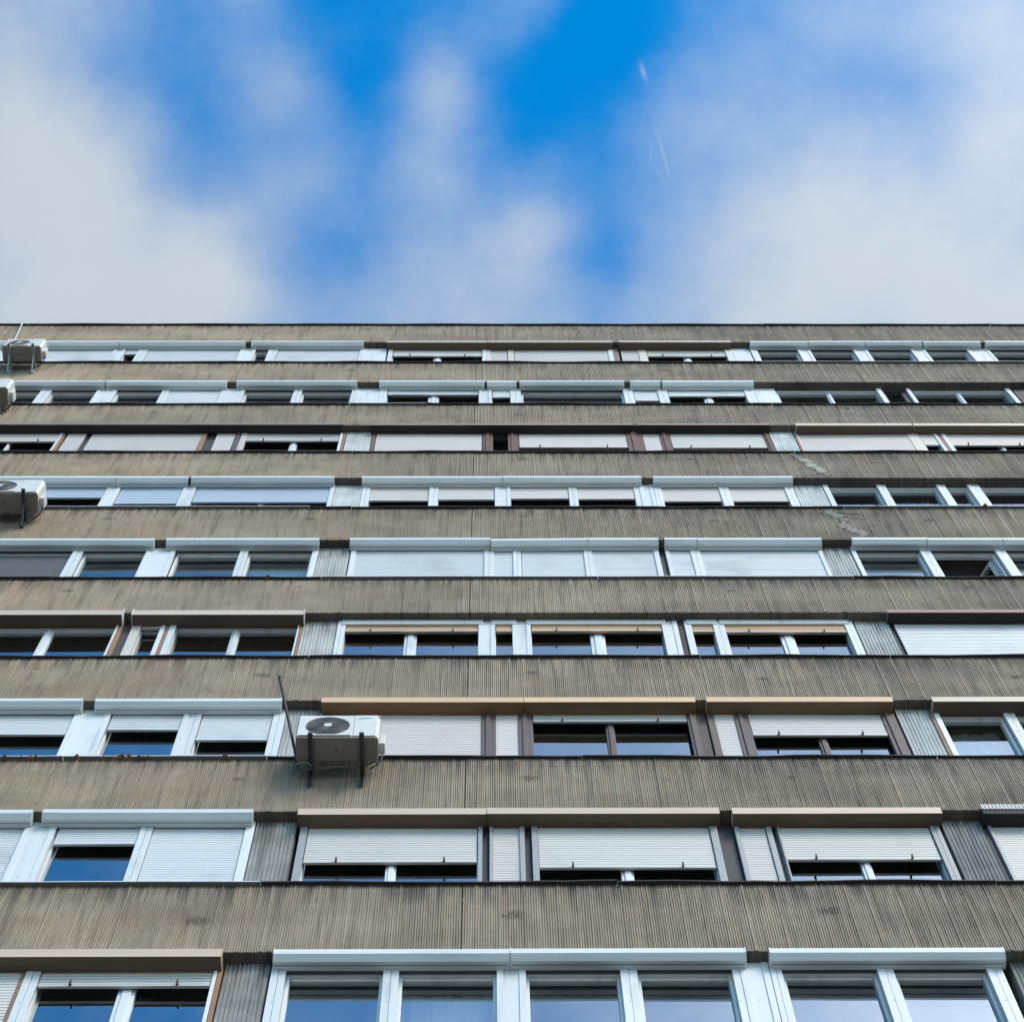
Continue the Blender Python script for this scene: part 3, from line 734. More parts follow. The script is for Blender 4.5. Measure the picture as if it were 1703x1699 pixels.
def window(r, x0, x1, zs, color, inner, frame, extra=None, nl=True, nr=True):
    z0, z1 = SILL[r], SOFFIT[r] - 0.003
    xm = (x0 + x1) / 2
    head = z1 - (0.127 if boxed(r, xm) else 0.075)
    b = MB()
    st = 0.036
    b.box(x0 - st, x1 + st, 0.150, 0.232, head, z1 - 0.001)                     # head of the frame
    b.box(x0 - st, x1 + st, 0.150, 0.232, z0 + 0.001, z0 + 0.06)                # bottom rail
    b.box(x0 - st, x0 - 0.001, 0.158, 0.230, z0 + 0.061, head - 0.001)
    b.box(x1 + 0.001, x1 + st, 0.158, 0.230, z0 + 0.061, head - 0.001)
    b.box(x0, x1, 0.178, 0.226, head - 0.034, head - 0.001); b.box(x0, x1, 0.176, 0.226, z0 + 0.061, z0 + 0.12)
    for a, c in inner:
        mid = a + (c - a) * 0.5
        b.box(a, c, 0.172, 0.228, z0 + 0.1215, head - 0.0355)
        b.box(mid - (c - a) * 0.22, mid + (c - a) * 0.30, 0.156, 0.1715, z0 + 0.0615, head - 0.006)
    w = b.build('window', frame, building, bevel=0.004)
    xs_ = [x0] + [q for p in inner for q in p] + [x1]
    for k in range(0, len(xs_), 2):
        a, c = xs_[k], xs_[k + 1]
        if extra == 'open': continue
        pb = MB(); t = R.uniform(-0.0022, 0.0022); s = R.uniform(-0.0018, 0.0018)
        y = 0.200
        zt, zb_ = head - 0.03, z0 + 0.115
        pb.v = [(a - 0.004, y - s - t, zb_), (c + 0.004, y + s - t, zb_), (c + 0.004, y + s + t, zt), (a - 0.004, y - s + t, zt)]
        pb.v += [(x, yy + 0.006, z) for x, yy, z in pb.v]
        pb.f = [(0, 1, 2, 3), (5, 4, 7, 6), (0, 4, 5, 1), (1, 5, 6, 2), (2, 6, 7, 3), (3, 7, 4, 0)]; pb.m = [0] * 6
        pb.build('pane', 'glass', w)
    if extra == 'open':                                  # a sash swung inwards
        sb = MB(); zt, zb_ = head - 0.052, z0 + 0.122
        ang = math.radians(62); cw = x1 - x0 - 0.01
        ob = MB()
        ob.box(0, 0.055, -0.025, 0.025, zb_, zt); ob.box(cw - 0.055, cw, -0.025, 0.025, zb_, zt)
        ob.box(0.056, cw - 0.056, -0.025, 0.025, zb_, zb_ + 0.06); ob.box(0.056, cw - 0.056, -0.025, 0.025, zt - 0.06, zt)
        def turn(mb):
            mb.v = [(x1 - 0.005 - (x * math.cos(ang) - y * math.sin(ang)), 0.232 + x * math.sin(ang) + y * math.cos(ang), z) for x, y, z in mb.v]
        turn(ob); ob.build('sash', frame, w)
        pb = MB(); pb.box(0.05, cw - 0.05, -0.003, 0.003, zb_ + 0.055, zt - 0.055); turn(pb); pb.build('pane', 'glass', w)
    if extra == 'curtain':
        n = int((x1 - x0) / 0.02); cb = MB()
        pr = [(x0 + (x1 - x0) * k / n, 0.33 + 0.010 * math.sin(k * 0.9 + 1.3 * math.sin(k * 0.37)) + R.uniform(-0.006, 0.006)) for k in range(n + 1)]
        for yo in (0.0, 0.003):
            cb.v += [(x, y + yo, z0 + 0.05) for x, y in pr] + [(x, y + yo, z1 - 0.15) for x, y in pr]
        for k in range(n):
            cb.f += [(k, k + 1, n + 1 + k + 1, n + 1 + k), (2 * n + 2 + k, 3 * n + 3 + k, 3 * n + 4 + k, 2 * n + 3 + k)]
        cb.m = [0] * len(cb.f); cb.build('curtain', 'curtain', w)
    if extra == 'screen':
        cb = MB(); cb.box(x0 + 0.002, x1 - 0.002, 0.160, 0.166, z0 + 0.08, head - 0.06); cb.build('insect_screen', 'screen', w)
    if zs is not None and zs < z1 - 0.03:
        curtain(x0 + 0.003, x1 - 0.003, zs, z1, color, w)
        if color == 'orange':                              # white head rail and bottom bar
            hb = MB(); hb.box(x0 - 0.05, x1 + 0.05, 0.090, 0.1165, z1 - 0.125, z1 - 0.001); hb.box(x0 + 0.004, x1 - 0.004, 0.106, 0.1165, zs - 0.004, zs + 0.02); hb.build('shutter_rail', 'white', w)
        if color in ('grey', 'pinkish', 'cream', 'orange') and x1 - x0 > 0.5 and r in (1, 3, 6, 7, 8, 9):
            for q in (0.19, 0.81):
                sb = MB(); x = x0 + (x1 - x0) * q
                sb.box(x - 0.009, x + 0.009, 0.092, 0.1165, zs + 0.002, zs + 0.016); sb.box(x - 0.009, x + 0.009, 0.086, 0.0915, zs - 0.02, zs + 0.045)
                sb.build('stopper', 'darkbrown', w)
    return w
def jamb(r, x0, x1, color, gl, gr):
    z0, z1 = SILL[r] + 0.002, SOFFIT[r] - 0.004
    b = MB(); w = x1 - x0
    zt = z1
    if color in ('white', 'panel', 'grey_frame'):
        cut = 0.030 if w > 0.085 else 0.0
        a, c = x0 + (cut if gl else 0.001), x1 - (cut if gr else 0.001)
        if c - a > 0.17:                                 # wide cover panel between two windows
            b.box(a, a + 0.055, 0.098, 0.149, z0, zt); b.box(c - 0.055, c, 0.098, 0.149, z0, zt)
            b.box(a + 0.0555, c - 0.0555, 0.108, 0.149, z0, zt)
        elif c - a > 0.085:
            mid = (a + c) / 2
            b.box(a, mid - 0.002, 0.100, 0.149, z0, zt); b.box(mid + 0.002, c, 0.104, 0.149, z0, zt)
            b.box(mid - 0.0019, mid + 0.0019, 0.115, 0.149, z0, zt)
        else:
            b.box(a, c, 0.102, 0.149, z0, zt)
        for zz in (z0 + 0.35, z0 + 0.9):                 # screw heads
            b.box((a + c) / 2 - 0.02, (a + c) / 2 - 0.012, 0.0945, 0.0978, zz, zz + 0.008, 1)
        return b.build('jamb', [color, 'seam'], building, bevel=0.003)
    y = {'dark': 0.150, 'darkbrown': 0.135, 'concrete': 0.12}.get(color, 0.108)
    b.box(x0 + 0.001, x1 - 0.001, y, 0.232, z0, zt)
    if color in ('brown', 'redbrown') and w > 0.08: b.box(x0 + w * 0.3, x0 + w * 0.62, y - 0.016, y - 0.001, z0, zt)
    return b.build('jamb', color, building, bevel=0.003)
def pillar(r, x0, x1, kind):
    z0, z1 = SILL[r] - 0.02, SOFFIT[r] + 0.02
    if kind == 'rib': return fluted('pillar', x0, x1, z0, z1, 'pillar_dirty' if r > 7 else 'pillar_concrete', 0.038, 0.018, 0.005, 0.0085, 0.113, 0.42)
    if kind == 'light': return fluted('pillar', x0, x1, z0, z1, 'pale_concrete', 0.038, 0.02, 0.005, 0.007, 0.113, 0.42)
    b = MB(); n = 5; w = (x1 - x0) / n
    for k in range(n): b.box(x0 + k * w + 0.001, x0 + (k + 1) * w - 0.001, 0.112 + R.uniform(0, 0.002), 0.15, z0, z1)
    b.box(x0, x1, 0.151, 0.42, z0, z1)
    return b.build('pillar', 'dark' if kind == 'dark' else 'panel', building)
STYLE = {1: ('white', 'panel'), 2: ('white', 'panel'), 3: ('pinkish', 'light'), 4: ('white', 'rib'), 5: ('white', 'rib'), 6: ('white', 'rib'), 7: ('grey', 'rib'), 8: ('grey', 'rib'), 9: ('white', 'rib')}
def filler(r):
    """carry the row on to both ends of the building, past the picture"""
    U, B = UNITS[r], BOXES[r]; sc, pk = STYLE[r]
    P = [(-8.52, -8.14), (-2.17, -1.79), (4.22, 4.60), (10.58, 10.96)]
    bx = 'white' if sc == 'white' else 'beige'
    for lo, hi in ((XL + 0.3, min(u[1] for u in U) - 0.01), (max(u[2] for u in U) + 0.01, XR - 0.3)):
        stops = [lo] + [q for p in P if lo < p[0] and p[1] < hi for q in p] + [hi]
        for p in P:
            if lo < p[0] and p[1] < hi: U.append(('P', p[0], p[1], pk))
        for k in range(0, len(stops), 2):
            a, c = stops[k], stops[k + 1]
            if c - a < 0.3:
                U.append(('J', a, c, 'white')); continue
            n = max(1, round((c - a) / 1.9)); w = (c - a) / n
            for q in range(n):
                s0, s1 = a + q * w, a + (q + 1) * w
                U.append(('J', s0, s0 + 0.09, 'white'))
                if R.random() < 0.45: U.append(('S', s0 + 0.09, s1, sc))
                else:
                    mid = (s0 + 0.09 + s1) / 2
                    U.append(('W', s0 + 0.12, s1 - 0.03, R.choice([None, SOFFIT[r] - 0.7, SOFFIT[r] - 0.4]), sc, [(mid - 0.05, mid + 0.05)], 'white'))
    bl, br = min(q[1] for q in B), max(q[2] for q in B)
    if r not in (2, 4):
        x = br + 0.08
        while x < XR - 0.5: B.append((bx, x, min(x + 1.95, XR - 0.1))); x += 2.05
    x = bl - 0.08
    while x > XL + 0.5: B.append((bx, max(x - 1.95, XL + 0.1), x)); x -= 2.05
for r in range(1, 10):
    filler(r)
    U = sorted(UNITS[r], key=lambda u: u[1])
    def opens(k): return 0 <= k < len(U) and U[k][0] == 'W' and U[k][3] is None
    for k, u in enumerate(U):
        if u[0] == 'P': pillar(r, u[1], u[2], u[3])
        elif u[0] == 'J': jamb(r, u[1], u[2], u[3], opens(k - 1), opens(k + 1))
        elif u[0] == 'S': curtain(u[1], u[2], SILL[r] + 0.012, SOFFIT[r] - 0.003, u[3], building)
        else: window(r, u[1], u[2], u[3], u[4], u[5], u[6], u[7] if len(u) > 7 else None)

# ------------------------------------------------------------------ shutter boxes
def shutter_box(r, kind, x0, x1):
    z = SOFFIT[r] + 0.004; b = MB(); sag = kind == 'white_sag'
    if kind in ('white', 'greenish', 'white_sag'):
        prof = [(-0.020, z), (0.112, z), (0.112, z - 0.122), (0.028, z - 0.124), (-0.020, z - 0.074)]
        b.prism(x0 + 0.014, x1 - 0.014, prof)
        e = [(-0.023, z + 0.002), (0.112, z + 0.002), (0.112, z - 0.125), (0.027, z - 0.128), (-0.023, z - 0.076)]
        b.prism(x0 + 0.001, x0 + 0.0139, e); b.prism(x1 - 0.0139, x1 - 0.001, e)             # end caps
        b.box(x0 + 0.004, x1 - 0.004, 0.1125, 0.1485, z - 0.112, z - 0.002, 1)                    # slot the shutter runs out of
        b.box(x0 + 0.015, x1 - 0.015, 0.060, 0.064, z - 0.1275, z - 0.1232, 1)                # seam of the inspection lid
        o = b.build('shutter_box', ['greenish' if kind == 'greenish' else 'box_white', 'seam'], building)
        if sag:
            xm = x1
            o.matrix_world = Matrix.Translation((xm, 0, z)) @ Matrix.Rotation(math.radians(-1.6), 4, 'Y') @ Matrix.Translation((-xm, 0, -z)) @ o.matrix_world
        return o
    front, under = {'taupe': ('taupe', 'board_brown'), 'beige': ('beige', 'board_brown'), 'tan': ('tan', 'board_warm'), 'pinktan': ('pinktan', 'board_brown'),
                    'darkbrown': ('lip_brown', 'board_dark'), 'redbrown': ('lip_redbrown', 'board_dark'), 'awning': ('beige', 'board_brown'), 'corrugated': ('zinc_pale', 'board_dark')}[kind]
    h = {'darkbrown': 0.085, 'redbrown': 0.095, 'awning': 0.15}.get(kind, 0.130)
    y0 = -0.026
    if kind in ('pinktan', 'beige', 'taupe', 'awning'):   # four slats on the face
        prof = [(0.112, z - h), (y0, z - h)]; mi = [1]
        n = 4; s = h / n
        for k in range(n):
            prof += [(y0, z - h + (k + 1) * s - 0.004), (y0 + 0.004, z - h + (k + 1) * s)]
        prof = prof[:-1] + [(y0, z), (0.112, z)]
        mi = [1] + [0] * (len(prof) - 2) + [1]
        b.prism(x0 + 0.001, x1 - 0.001, prof, mi)
    elif kind == 'corrugated':
        b.box(x0 + 0.001, x1 - 0.001, y0 + 0.008, 0.112, z - h, z, 1)
        x = x0 + 0.004
        while x < x1 - 0.03: b.box(x, x + 0.022, y0 - 0.004, y0 + 0.0075, z - 0.045, z + 0.055); x += 0.036
        b.box(x0 + 0.001, x1 - 0.001, y0 + 0.002, y0 + 0.0074, z - 0.046, z + 0.056)
    else:
        b.prism(x0 + 0.001, x1 - 0.001, [(0.112, z - h), (y0, z - h), (y0, z), (0.112, z)], [1, 0, 0, 1])
    b.box(x0 + 0.004, x1 - 0.004, 0.1125, 0.1485, z - h + 0.012, z - 0.002, 1)                   # slot the shutter runs out of
    o = b.build('shutter_box', [front, under], building)
    if kind == 'awning':
        for xx in (x0 - 0.006, x1 + 0.001):
            e = MB(); e.box(xx, xx + 0.006, y0 - 0.012, 0.11, z - h - 0.02, z + 0.035); e.build('end_plate', 'white', o)
    return o
for r in BOXES:
    for k, x0, x1 in BOXES[r]:
        o = shutter_box(r, k, x0, x1)
        if k != 'white_sag':                              # none hangs quite level
            c = Vector(((x0 + x1) / 2, 0.06, SOFFIT[r] - 0.06))
            o.matrix_world = Matrix.Translation(c + Vector((0, R.uniform(-0.004, 0.002), R.uniform(-0.005, 0.004)))) @ Matrix.Rotation(math.radians(R.uniform(-0.16, 0.16)), 4, 'Y') @ Matrix.Translation(-c) @ o.matrix_world

# ------------------------------------------------------------------ patched anchor holes and mortar repairs in the concrete
def patch(name, x, z, w, h, mat, parent, proud=0.004, n=11, seed=0, slant=0.0, holes=0.0):
    rr = random.Random(seed); v, f = [], []
    keep = {}
    for j in range(n + 1):
        for i in range(n + 1):
            a, c = i / n * 2 - 1, j / n * 2 - 1
            v.append((x + a * w / 2 + slant * c + rr.uniform(-1, 1) * w * 0.03, -proud + rr.uniform(-0.004, 0.005), z + c * h / 2 + rr.uniform(-1, 1) * h * 0.03))
    ph = rr.uniform(0, 6)
    for j in range(n):
        for i in range(n):
            a, c = (i + 0.5) / n * 2 - 1, (j + 0.5) / n * 2 - 1
            ang = math.atan2(c, a); rad = 0.74 + 0.2 * math.sin(3 * ang + ph) + 0.14 * math.sin(5 * ang + 2 * ph)
            if math.hypot(a, c) < rad + rr.uniform(-0.2, 0.15) and rr.random() > holes: f.append((j * (n + 1) + i, j * (n + 1) + i + 1, (j + 1) * (n + 1) + i + 1, (j + 1) * (n + 1) + i))
    me = bpy.data.meshes.new(name); me.from_pydata(v, [], f); me.materials.append(MATS[mat])
    o = bpy.data.objects.new(name, me); col.objects.link(o); o.parent = parent
    sm = o.modifiers.new('thick', 'SOLIDIFY'); sm.thickness = 0.010; sm.offset = -1
    return o
for o in panels.values():
    for an in ('anchor_a', 'anchor_b', 'anchor_c'): o[an] = (0.0, -50.0, 0.1)
for r, pts in ANCHORS.items():
    cnt = {}
    for x, z in pts:
        o = panel_at(r, x); k = cnt.get(o.name, 0); cnt[o.name] = k + 1
        o['anchor_' + 'abc'[k]] = (x, z, R.uniform(0.045, 0.14) if r < 8 else R.uniform(0.11, 0.17))
def repair(path, width, r, seed):
    """pale mortar smeared over a crack that runs down the panel, with the crack showing again"""
    rr = random.Random(seed); v, f = [], []; n = 90; mcols = 16
    pts = [Vector((p[0], 0, p[1])) for p in path]; ph = [rr.uniform(0, 6) for _ in range(6)]
    seg = []
    for k in range(n + 1):
        t = k / n * (len(pts) - 1); i = min(int(t), len(pts) - 2); q = pts[i].lerp(pts[i + 1], t - i)
        q = q + Vector((0.018 * math.sin(t * 3 + ph[0]) + 0.008 * math.sin(t * 9 + ph[1]), 0, 0))
        wl_ = width * (0.55 + 0.2 * math.sin(t * 2.1 + ph[2]) + 0.10 * math.sin(t * 7 + ph[3]) + rr.uniform(-0.35, 0.35))
        wr_ = width * (0.55 + 0.2 * math.sin(t * 1.7 + ph[4]) + 0.10 * math.sin(t * 6 + ph[5]) + rr.uniform(-0.35, 0.35))
        e = min(1.0, 6 * k / n + 0.1, 6 * (n - k) / n + 0.1); wl_, wr_ = max(0.01, wl_ * e), max(0.01, wr_ * e)
        for c in range(mcols + 1):
            s = c / mcols; x = q.x - wl_ + (wl_ + wr_) * s
            v.append((x + rr.uniform(-0.003, 0.003), -0.0005 + 0.007 * (2 * s - 1) ** 4 + rr.uniform(-0.0022, 0.0022), q.z + rr.uniform(-0.003, 0.003)))
        seg.append(q)
    for k in range(n):
        for c in range(mcols):
            i = k * (mcols + 1) + c; f.append((i, i + 1, i + mcols + 2, i + mcols + 1))
    par = panel_at(r, path[0][0])
    me = bpy.data.meshes.new('mortar_repair'); me.from_pydata(v, [], f); me.materials.append(MATS['mortar'])
    o = bpy.data.objects.new('mortar_repair', me); col.objects.link(o); o.parent = par
    sm = o.modifiers.new('thick', 'SOLIDIFY'); sm.thickness = 0.012; sm.offset = -1
    for a, c in ((0.10, 0.24), (0.42, 0.62), (0.72, 0.86)):
        cb = MB(); i0, i1 = int(a * n), int(c * n)
        cb.tube([(seg[k].x + rr.uniform(-0.018, 0.018), -0.001, seg[k].z) for k in range(i0, i1, 3)], rr.uniform(0.004, 0.008), 5)
        cb.build('crack', 'spalled', par)
repair(((4.36, 33.15), (4.46, 32.88), (4.56, 32.55), (4.68, 32.15), (4.70, 32.0)), 0.105, 3, 5)
repair(((4.42, 30.42), (4.56, 30.2), (4.62, 29.95), (4.60, 29.75), (4.72, 29.5), (4.78, 29.2)), 0.12, 4, 8)
repair(((4.30, 30.25), (4.55, 30.30), (4.86, 30.24)), 0.05, 4, 9)

# ------------------------------------------------------------------ air conditioners
def air_conditioner(x0, w, zb, h, dep, yf, label, braces, brk, logo=False):
    root = empty('air_conditioner', (x0 + w / 2, 0, zb)); tag(root, label, 'air conditioner', 'outdoor units hung on the facade')
    X = x0 + w / 2
    def L(mb): mb.v = [(a - X, b_, c - zb) for a, b_, c in mb.v]; return mb
    split = x0 + w * 0.69; cx, cz, rad = x0 + w * 0.37, zb + h * 0.53, min(h * 0.40, w * 0.27)
    # casing: front with a round fan opening, sides, top, back
    b = MB(); yb_ = yf + dep
    nseg = 48; ring = []
    for k in range(nseg):
        t = 2 * math.pi * k / nseg; ring.append((cx + rad * math.cos(t), cz + rad * math.sin(t)))
    xa, xb_, za, zc = x0, split, zb + 0.03, zb + h
    def onrect(t):
        dx, dz_ = math.cos(t), math.sin(t); s = 1e9
        if dx > 1e-9: s = min(s, (xb_ - cx) / dx)
        if dx < -1e-9: s = min(s, (xa - cx) / dx)
        if dz_ > 1e-9: s = min(s, (zc - cz) / dz_)
        if dz_ < -1e-9: s = min(s, (za - cz) / dz_)
        return (cx + dx * s, cz + dz_ * s)
    cor = sorted(set([2 * math.pi * k / nseg for k in range(nseg)]))
    i0 = len(b.v)
    for k in range(nseg):
        t = 2 * math.pi * k / nseg; q = onrect(t)
        b.v += [(ring[k][0], yf, ring[k][1]), (q[0], yf, q[1]), (ring[k][0], yf + 0.035, ring[k][1])]
    for k in range(nseg):
        k2 = (k + 1) % nseg
        b.f += [(i0 + 3 * k + 1, i0 + 3 * k2 + 1, i0 + 3 * k2, i0 + 3 * k), (i0 + 3 * k, i0 + 3 * k2, i0 + 3 * k2 + 2, i0 + 3 * k + 2)]; b.m += [0, 0]
    for px_, pz_ in ((xa, za), (xb_, za), (xa, zc), (xb_, zc)):   # corner fills
        ang = math.atan2(pz_ - cz, px_ - cx) % (2 * math.pi); k = int(ang / (2 * math.pi / nseg)); k2 = (k + 1) % nseg
        b.v.append((px_, yf, pz_)); b.f.append((i0 + 3 * k + 1, len(b.v) - 1, i0 + 3 * k2 + 1)); b.m.append(0)
    x1 = x0 + w
    ch = 0.03
    b.box(split + 0.003, x1 - ch, yf - 0.006, yf + 0.02, za, zc)                        # service panel beside the fan
    b.prism(x0, x0 + 0.008, [(yf, za), (yb_, za), (yb_, zc), (yf, zc)])
    b.prism(x1 - 0.008, x1, [(yf + ch, za), (yb_, za), (yb_, zc), (yf + ch, zc)])
    i = len(b.v); b.v += [(x1 - ch, yf, za), (x1, yf + ch, za), (x1, yf + ch, zc), (x1 - ch, yf, zc)]; b.f.append((i, i + 1, i + 2, i + 3)); b.m.append(0)
    b.box(x0 + 0.0085, x1 - 0.0085, yf + 0.036, yb_, zc - 0.01, zc - 0.001); b.box(x0 - 0.004, x1 + 0.002, yf + 0.002, yb_ + 0.004, zc, zc + 0.012)
    b.box(x0 + 0.0085, x1 - 0.0085, yb_ - 0.008, yb_, za, zc - 0.011)
    b.box(x0 + 0.02, split - 0.02, yf - 0.012, yf - 0.001, za + 0.004, za + 0.018)
    L(b).build('casing', 'ac_white', root)
    b = MB(); b.box(x0 + 0.003, x1 - 0.012, yf + 0.004, yb_ - 0.004, zb, zb + 0.029)
    for q in (0.12, 0.5, 0.82): b.box(x0 + w * q, x0 + w * q + 0.09, yf + 0.05, yb_ - 0.06, zb - 0.006, zb - 0.0005)
    for q in (0.16, 0.48): b.box(x0 + w * q, x0 + w * q + 0.022, yf + 0.12, yf + 0.142, zb - 0.008, zb - 0.0066, 1)
    L(b).build('base_pan', ['ac_base', 'ac_dark'], root)
    b = MB(); i = len(b.v); b.v.append((cx, yf + 0.034, cz))
    for k in range(nseg): b.v.append((ring[k][0], yf + 0.034, ring[k][1]))
    for k in range(nseg): b.f.append((0, 1 + k, 1 + (k + 1) % nseg)); b.m.append(0)
    for k in range(3):                                                                   # fan blades
        t0 = 2 * math.pi * k / 3; i = len(b.v)
        for q in range(6):
            t = t0 + q * 0.22
            b.v += [(cx + rad * 0.2 * math.cos(t), yf + 0.028 - q * 0.002, cz + rad * 0.2 * math.sin(t)), (cx + rad * 0.9 * math.cos(t), yf + 0.031 - q * 0.003, cz + rad * 0.9 * math.sin(t))]
        for q in range(5): b.f.append((i + 2 * q, i + 2 * q + 1, i + 2 * q + 3, i + 2 * q + 2)); b.m.append(1)
    L(b).build('fan', ['ac_dark', 'rod'], root)
    b = MB()
    for k in range(11):
        rr_ = rad * (0.12 + 0.88 * (k + 1) / 11)
        b.tube([(cx + rr_ * math.cos(2 * math.pi * q / 40), yf - 0.004, cz + rr_ * math.sin(2 * math.pi * q / 40)) for q in range(41)], 0.0028, 4)
    for k in range(36):
        t = 2 * math.pi * k / 36
        b.tube([(cx + rad * 0.15 * math.cos(t), yf - 0.007, cz + rad * 0.15 * math.sin(t)), (cx + rad * 1.02 * math.cos(t), yf - 0.003, cz + rad * 1.02 * math.sin(t))], 0.0024, 4)
    L(b).build('fan_grille', 'ac_wire', root)
    b = MB(); b.box(cx - 0.035, cx + 0.035, yf - 0.014, yf - 0.009, cz - 0.034, cz + 0.034); L(b).build('hub_plate', 'ac_white', root)
    b = MB(); b.box(x1 + 0.001, x1 + 0.06, yf + 0.10, yb_ - 0.03, zb + 0.09, zb + 0.30); L(b).build('valve_cover', 'ac_white', root, bevel=0.01)
    for q in (0.155, 0.775):
        bx = x0 + w * q; b = MB(); t = 0.046
        b.box(bx, bx + t, yf - 0.060, -0.012, zb - 0.016, zb - 0.010); b.box(bx, bx + 0.005, yf - 0.060, -0.012, zb - 0.048, zb - 0.0162); b.box(bx + t - 0.005, bx + t, yf - 0.060, -0.012, zb - 0.048, zb - 0.0162)
        b.box(bx, bx + t, -0.0116, -0.006, zb - 0.27, zb - 0.010); b.box(bx, bx + 0.005, -0.045, -0.0117, zb - 0.27, zb - 0.0485); b.box(bx + t - 0.005, bx + t, -0.045, -0.0117, zb - 0.27, zb - 0.0485)
        b.box(bx + 0.006, bx + t - 0.006, yf - 0.0599, yf - 0.055, zb - 0.040, zb - 0.0165)
        if braces: b.tube([(bx + t / 2, -0.03, zb - 0.26), (bx + t / 2, yf + 0.12, zb - 0.03)], 0.011, 6)
        L(b).build('bracket', brk, root)
    b = MB()                                                                             # refrigerant pipes out of the valve cover
    pr = [(x1 + 0.035, yb_ - 0.05, zb + 0.10), (x1 + 0.03, yb_ - 0.01, zb + 0.04), (x1 - 0.01, yb_ + 0.04, zb + 0.01), (x1 - 0.09, yb_ + 0.09, zb + 0.02)]
    b.tube(pr, 0.010, 6)
    L(b).build('pipe', 'rod' if braces else 'hose', root, smooth=True)
    if logo:
        b = MB(); lx, lz, y = split + 0.035, zb + h * 0.82, yf - 0.008
        for k in range(8):                                                               # blue swoosh
            t0_, t1_ = k / 8, (k + 1) / 8
            f_ = lambda t: (lx + 0.085 * t, lz + 0.05 * math.sin(t * 2.6) - 0.015 * t, 0.028 * math.sin(math.pi * min(1, t + 0.12)))
            p0, p1 = f_(t0_), f_(t1_); i = len(b.v)
            b.v += [(p0[0], y, p0[1] - p0[2]), (p1[0], y, p1[1] - p1[2]), (p1[0], y, p1[1]), (p0[0], y, p0[1])]; b.f.append((i, i + 1, i + 2, i + 3)); b.m.append(0)
        for k in range(5): b.box(lx + 0.065 + k * 0.016, lx + 0.075 + k * 0.016, y, y + 0.001, lz + 0.01 + k * 0.002, lz + 0.04)
        L(b).build('logo', 'logo_blue', root)
    return root
AC = air_conditioner(-1.877, 0.795, 21.828, 0.53, 0.25, -0.40, 'off-white air conditioner with blue logo on dark brackets, below the middle of the facade', False, 'bracket', True)
b = MB()                                                                                 # coiled drain hose and its run under the unit
pts = []
for k in range(40):
    t = k / 39 * 2 * math.pi * 2.2
    pts.append((-1.80 + 0.075 * math.cos(t) , -0.11 + 0.05 * math.sin(t), 21.79 + 0.010 * k / 39 + 0.02 * math.sin(t)))
pts += [(-1.62, -0.09, 21.80), (-1.45, -0.10, 21.815), (-1.25, -0.09, 21.84), (-1.10, -0.12, 21.90)]
b.tube([(x + 1.4795, y, z - 21.828) for x, y, z in pts], 0.013, 8)
b.build('drain_hose', 'hose', AC, smooth=True)
air_conditioner(-8.05, 0.64, 38.206, 0.52, 0.26, -0.40, 'small weathered air conditioner hung just under the roof edge at the far left', True, 'bracket_pale')
air_conditioner(-8.15, 0.75, 35.452, 0.53, 0.29, -0.40, 'air conditioner cut off by the left picture edge, one floor below the topmost unit', True, 'bracket_pale')
air_conditioner(-6.763, 0.873, 29.919, 0.56, 0.28, -0.40, 'large air conditioner with dirty dark underside at the left edge, four floors down', True, 'bracket')

# ------------------------------------------------------------------ loose small things
b = MB(); p0, p1 = Vector((-1.856, -0.12, 21.80)), Vector((-2.153, -0.45, 23.265))
b.tube([tuple(p0 * (1 - t) + p1 * t - p0) for t in (0, 0.25, 0.5, 0.75, 1)], 0.015, 8)
b.tube([tuple(p1 - p0), tuple((p1 - p0) * 1.006)], 0.019, 8)
o = b.build('metal_rod', 'rod'); o.location = p0; tag(o, 'thin dark metal rod slanting up from the left end of the middle air conditioner', 'rod')
b = MB(); p0, p1 = Vector((-8.38, -0.055, 41.50)), Vector((-8.05, -0.20, 38.66))
pts = [p0 + Vector((0.0, 0.06, 0.06)), p0]
for k in range(1, 11):
    t = k / 10; pts.append(p0 * (1 - t) + p1 * t + Vector((0.02 * math.sin(t * 3.1), -0.02 * math.sin(t * 3.1), 0)))
b.tube([tuple(p - p0) for p in pts], 0.011, 6)
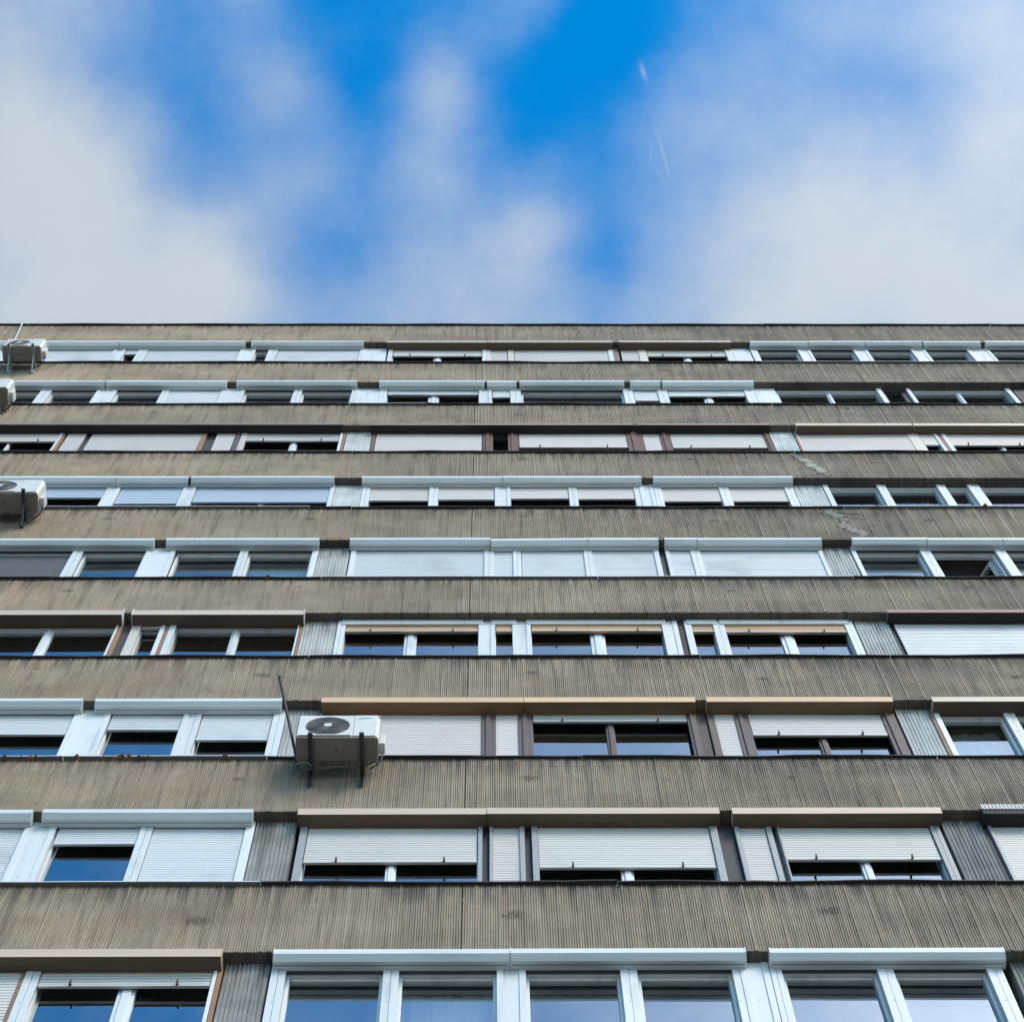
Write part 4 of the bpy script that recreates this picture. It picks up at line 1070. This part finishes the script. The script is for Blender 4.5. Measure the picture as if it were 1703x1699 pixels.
o = b.build('white_cable', 'white'); o.location = p0; tag(o, 'thin white cable hanging from the roof edge to the topmost air conditioner', 'cable')

LEAVES = [(-4.764, 22.225), (-4.60, 22.222), (-4.52, 22.222), (-4.455, 22.205), (-4.048, 22.22), (-3.785, 22.22), (-3.68, 22.222), (-3.62, 22.222), (-3.55, 22.222), (-3.448, 22.222), (-3.40, 22.22), (-3.354, 22.205), (-2.594, 22.20),
          (-2.689, 27.615), (5.11, 30.48), (5.16, 30.48), (6.597, 30.48)]
for k, (x, z) in enumerate(LEAVES):
    rr = random.Random(k + 40); v, f = [], []; ln = rr.uniform(0.05, 0.085); wd = ln * rr.uniform(0.30, 0.5); curl = rr.uniform(0.6, 1.6)
    for i in range(6):
        t = i / 5; hw = wd * math.sin(math.pi * (0.08 + 0.86 * t)) ** 0.8
        for s in (-1, 0, 1): v.append((ln * (t - 0.5), s * hw + 0.012 * math.sin(t * 5 + k), 0.35 * hw * abs(s) + 0.012 * curl * math.sin(t * 3) + rr.uniform(-0.003, 0.003)))
    for i in range(5):
        for j in range(2): f.append((i * 3 + j, i * 3 + j + 1, i * 3 + j + 4, i * 3 + j + 3))
    me = bpy.data.meshes.new('dry_leaf'); me.from_pydata(v, [], f); me.materials.append(MATS['leaf'])
    o = bpy.data.objects.new('dry_leaf', me); col.objects.link(o)
    o.location = (x, rr.uniform(-0.034, -0.014), (SILL[7] if k < 13 else SILL[5] if k == 13 else SILL[4]) - rr.uniform(0.022, 0.034)); o.rotation_euler = (rr.uniform(-0.5, 0.9), rr.uniform(-0.35, 0.35), rr.uniform(-0.5, 0.5))
    sm = o.modifiers.new('thick', 'SOLIDIFY'); sm.thickness = 0.0015
    if k == 13: tag(o, 'single orange-brown leaf caught on the sill just left of a ribbed pillar', 'leaf')
    elif k < 13: tag(o, 'dry orange-brown leaf in the row caught under the left sill beside the middle air conditioner', 'leaf', 'dry leaves on the lower left sill')
    else: tag(o, 'dry orange-brown leaf on the grey sill under the boxless white windows at right', 'leaf', 'dry leaves on the upper right sill')
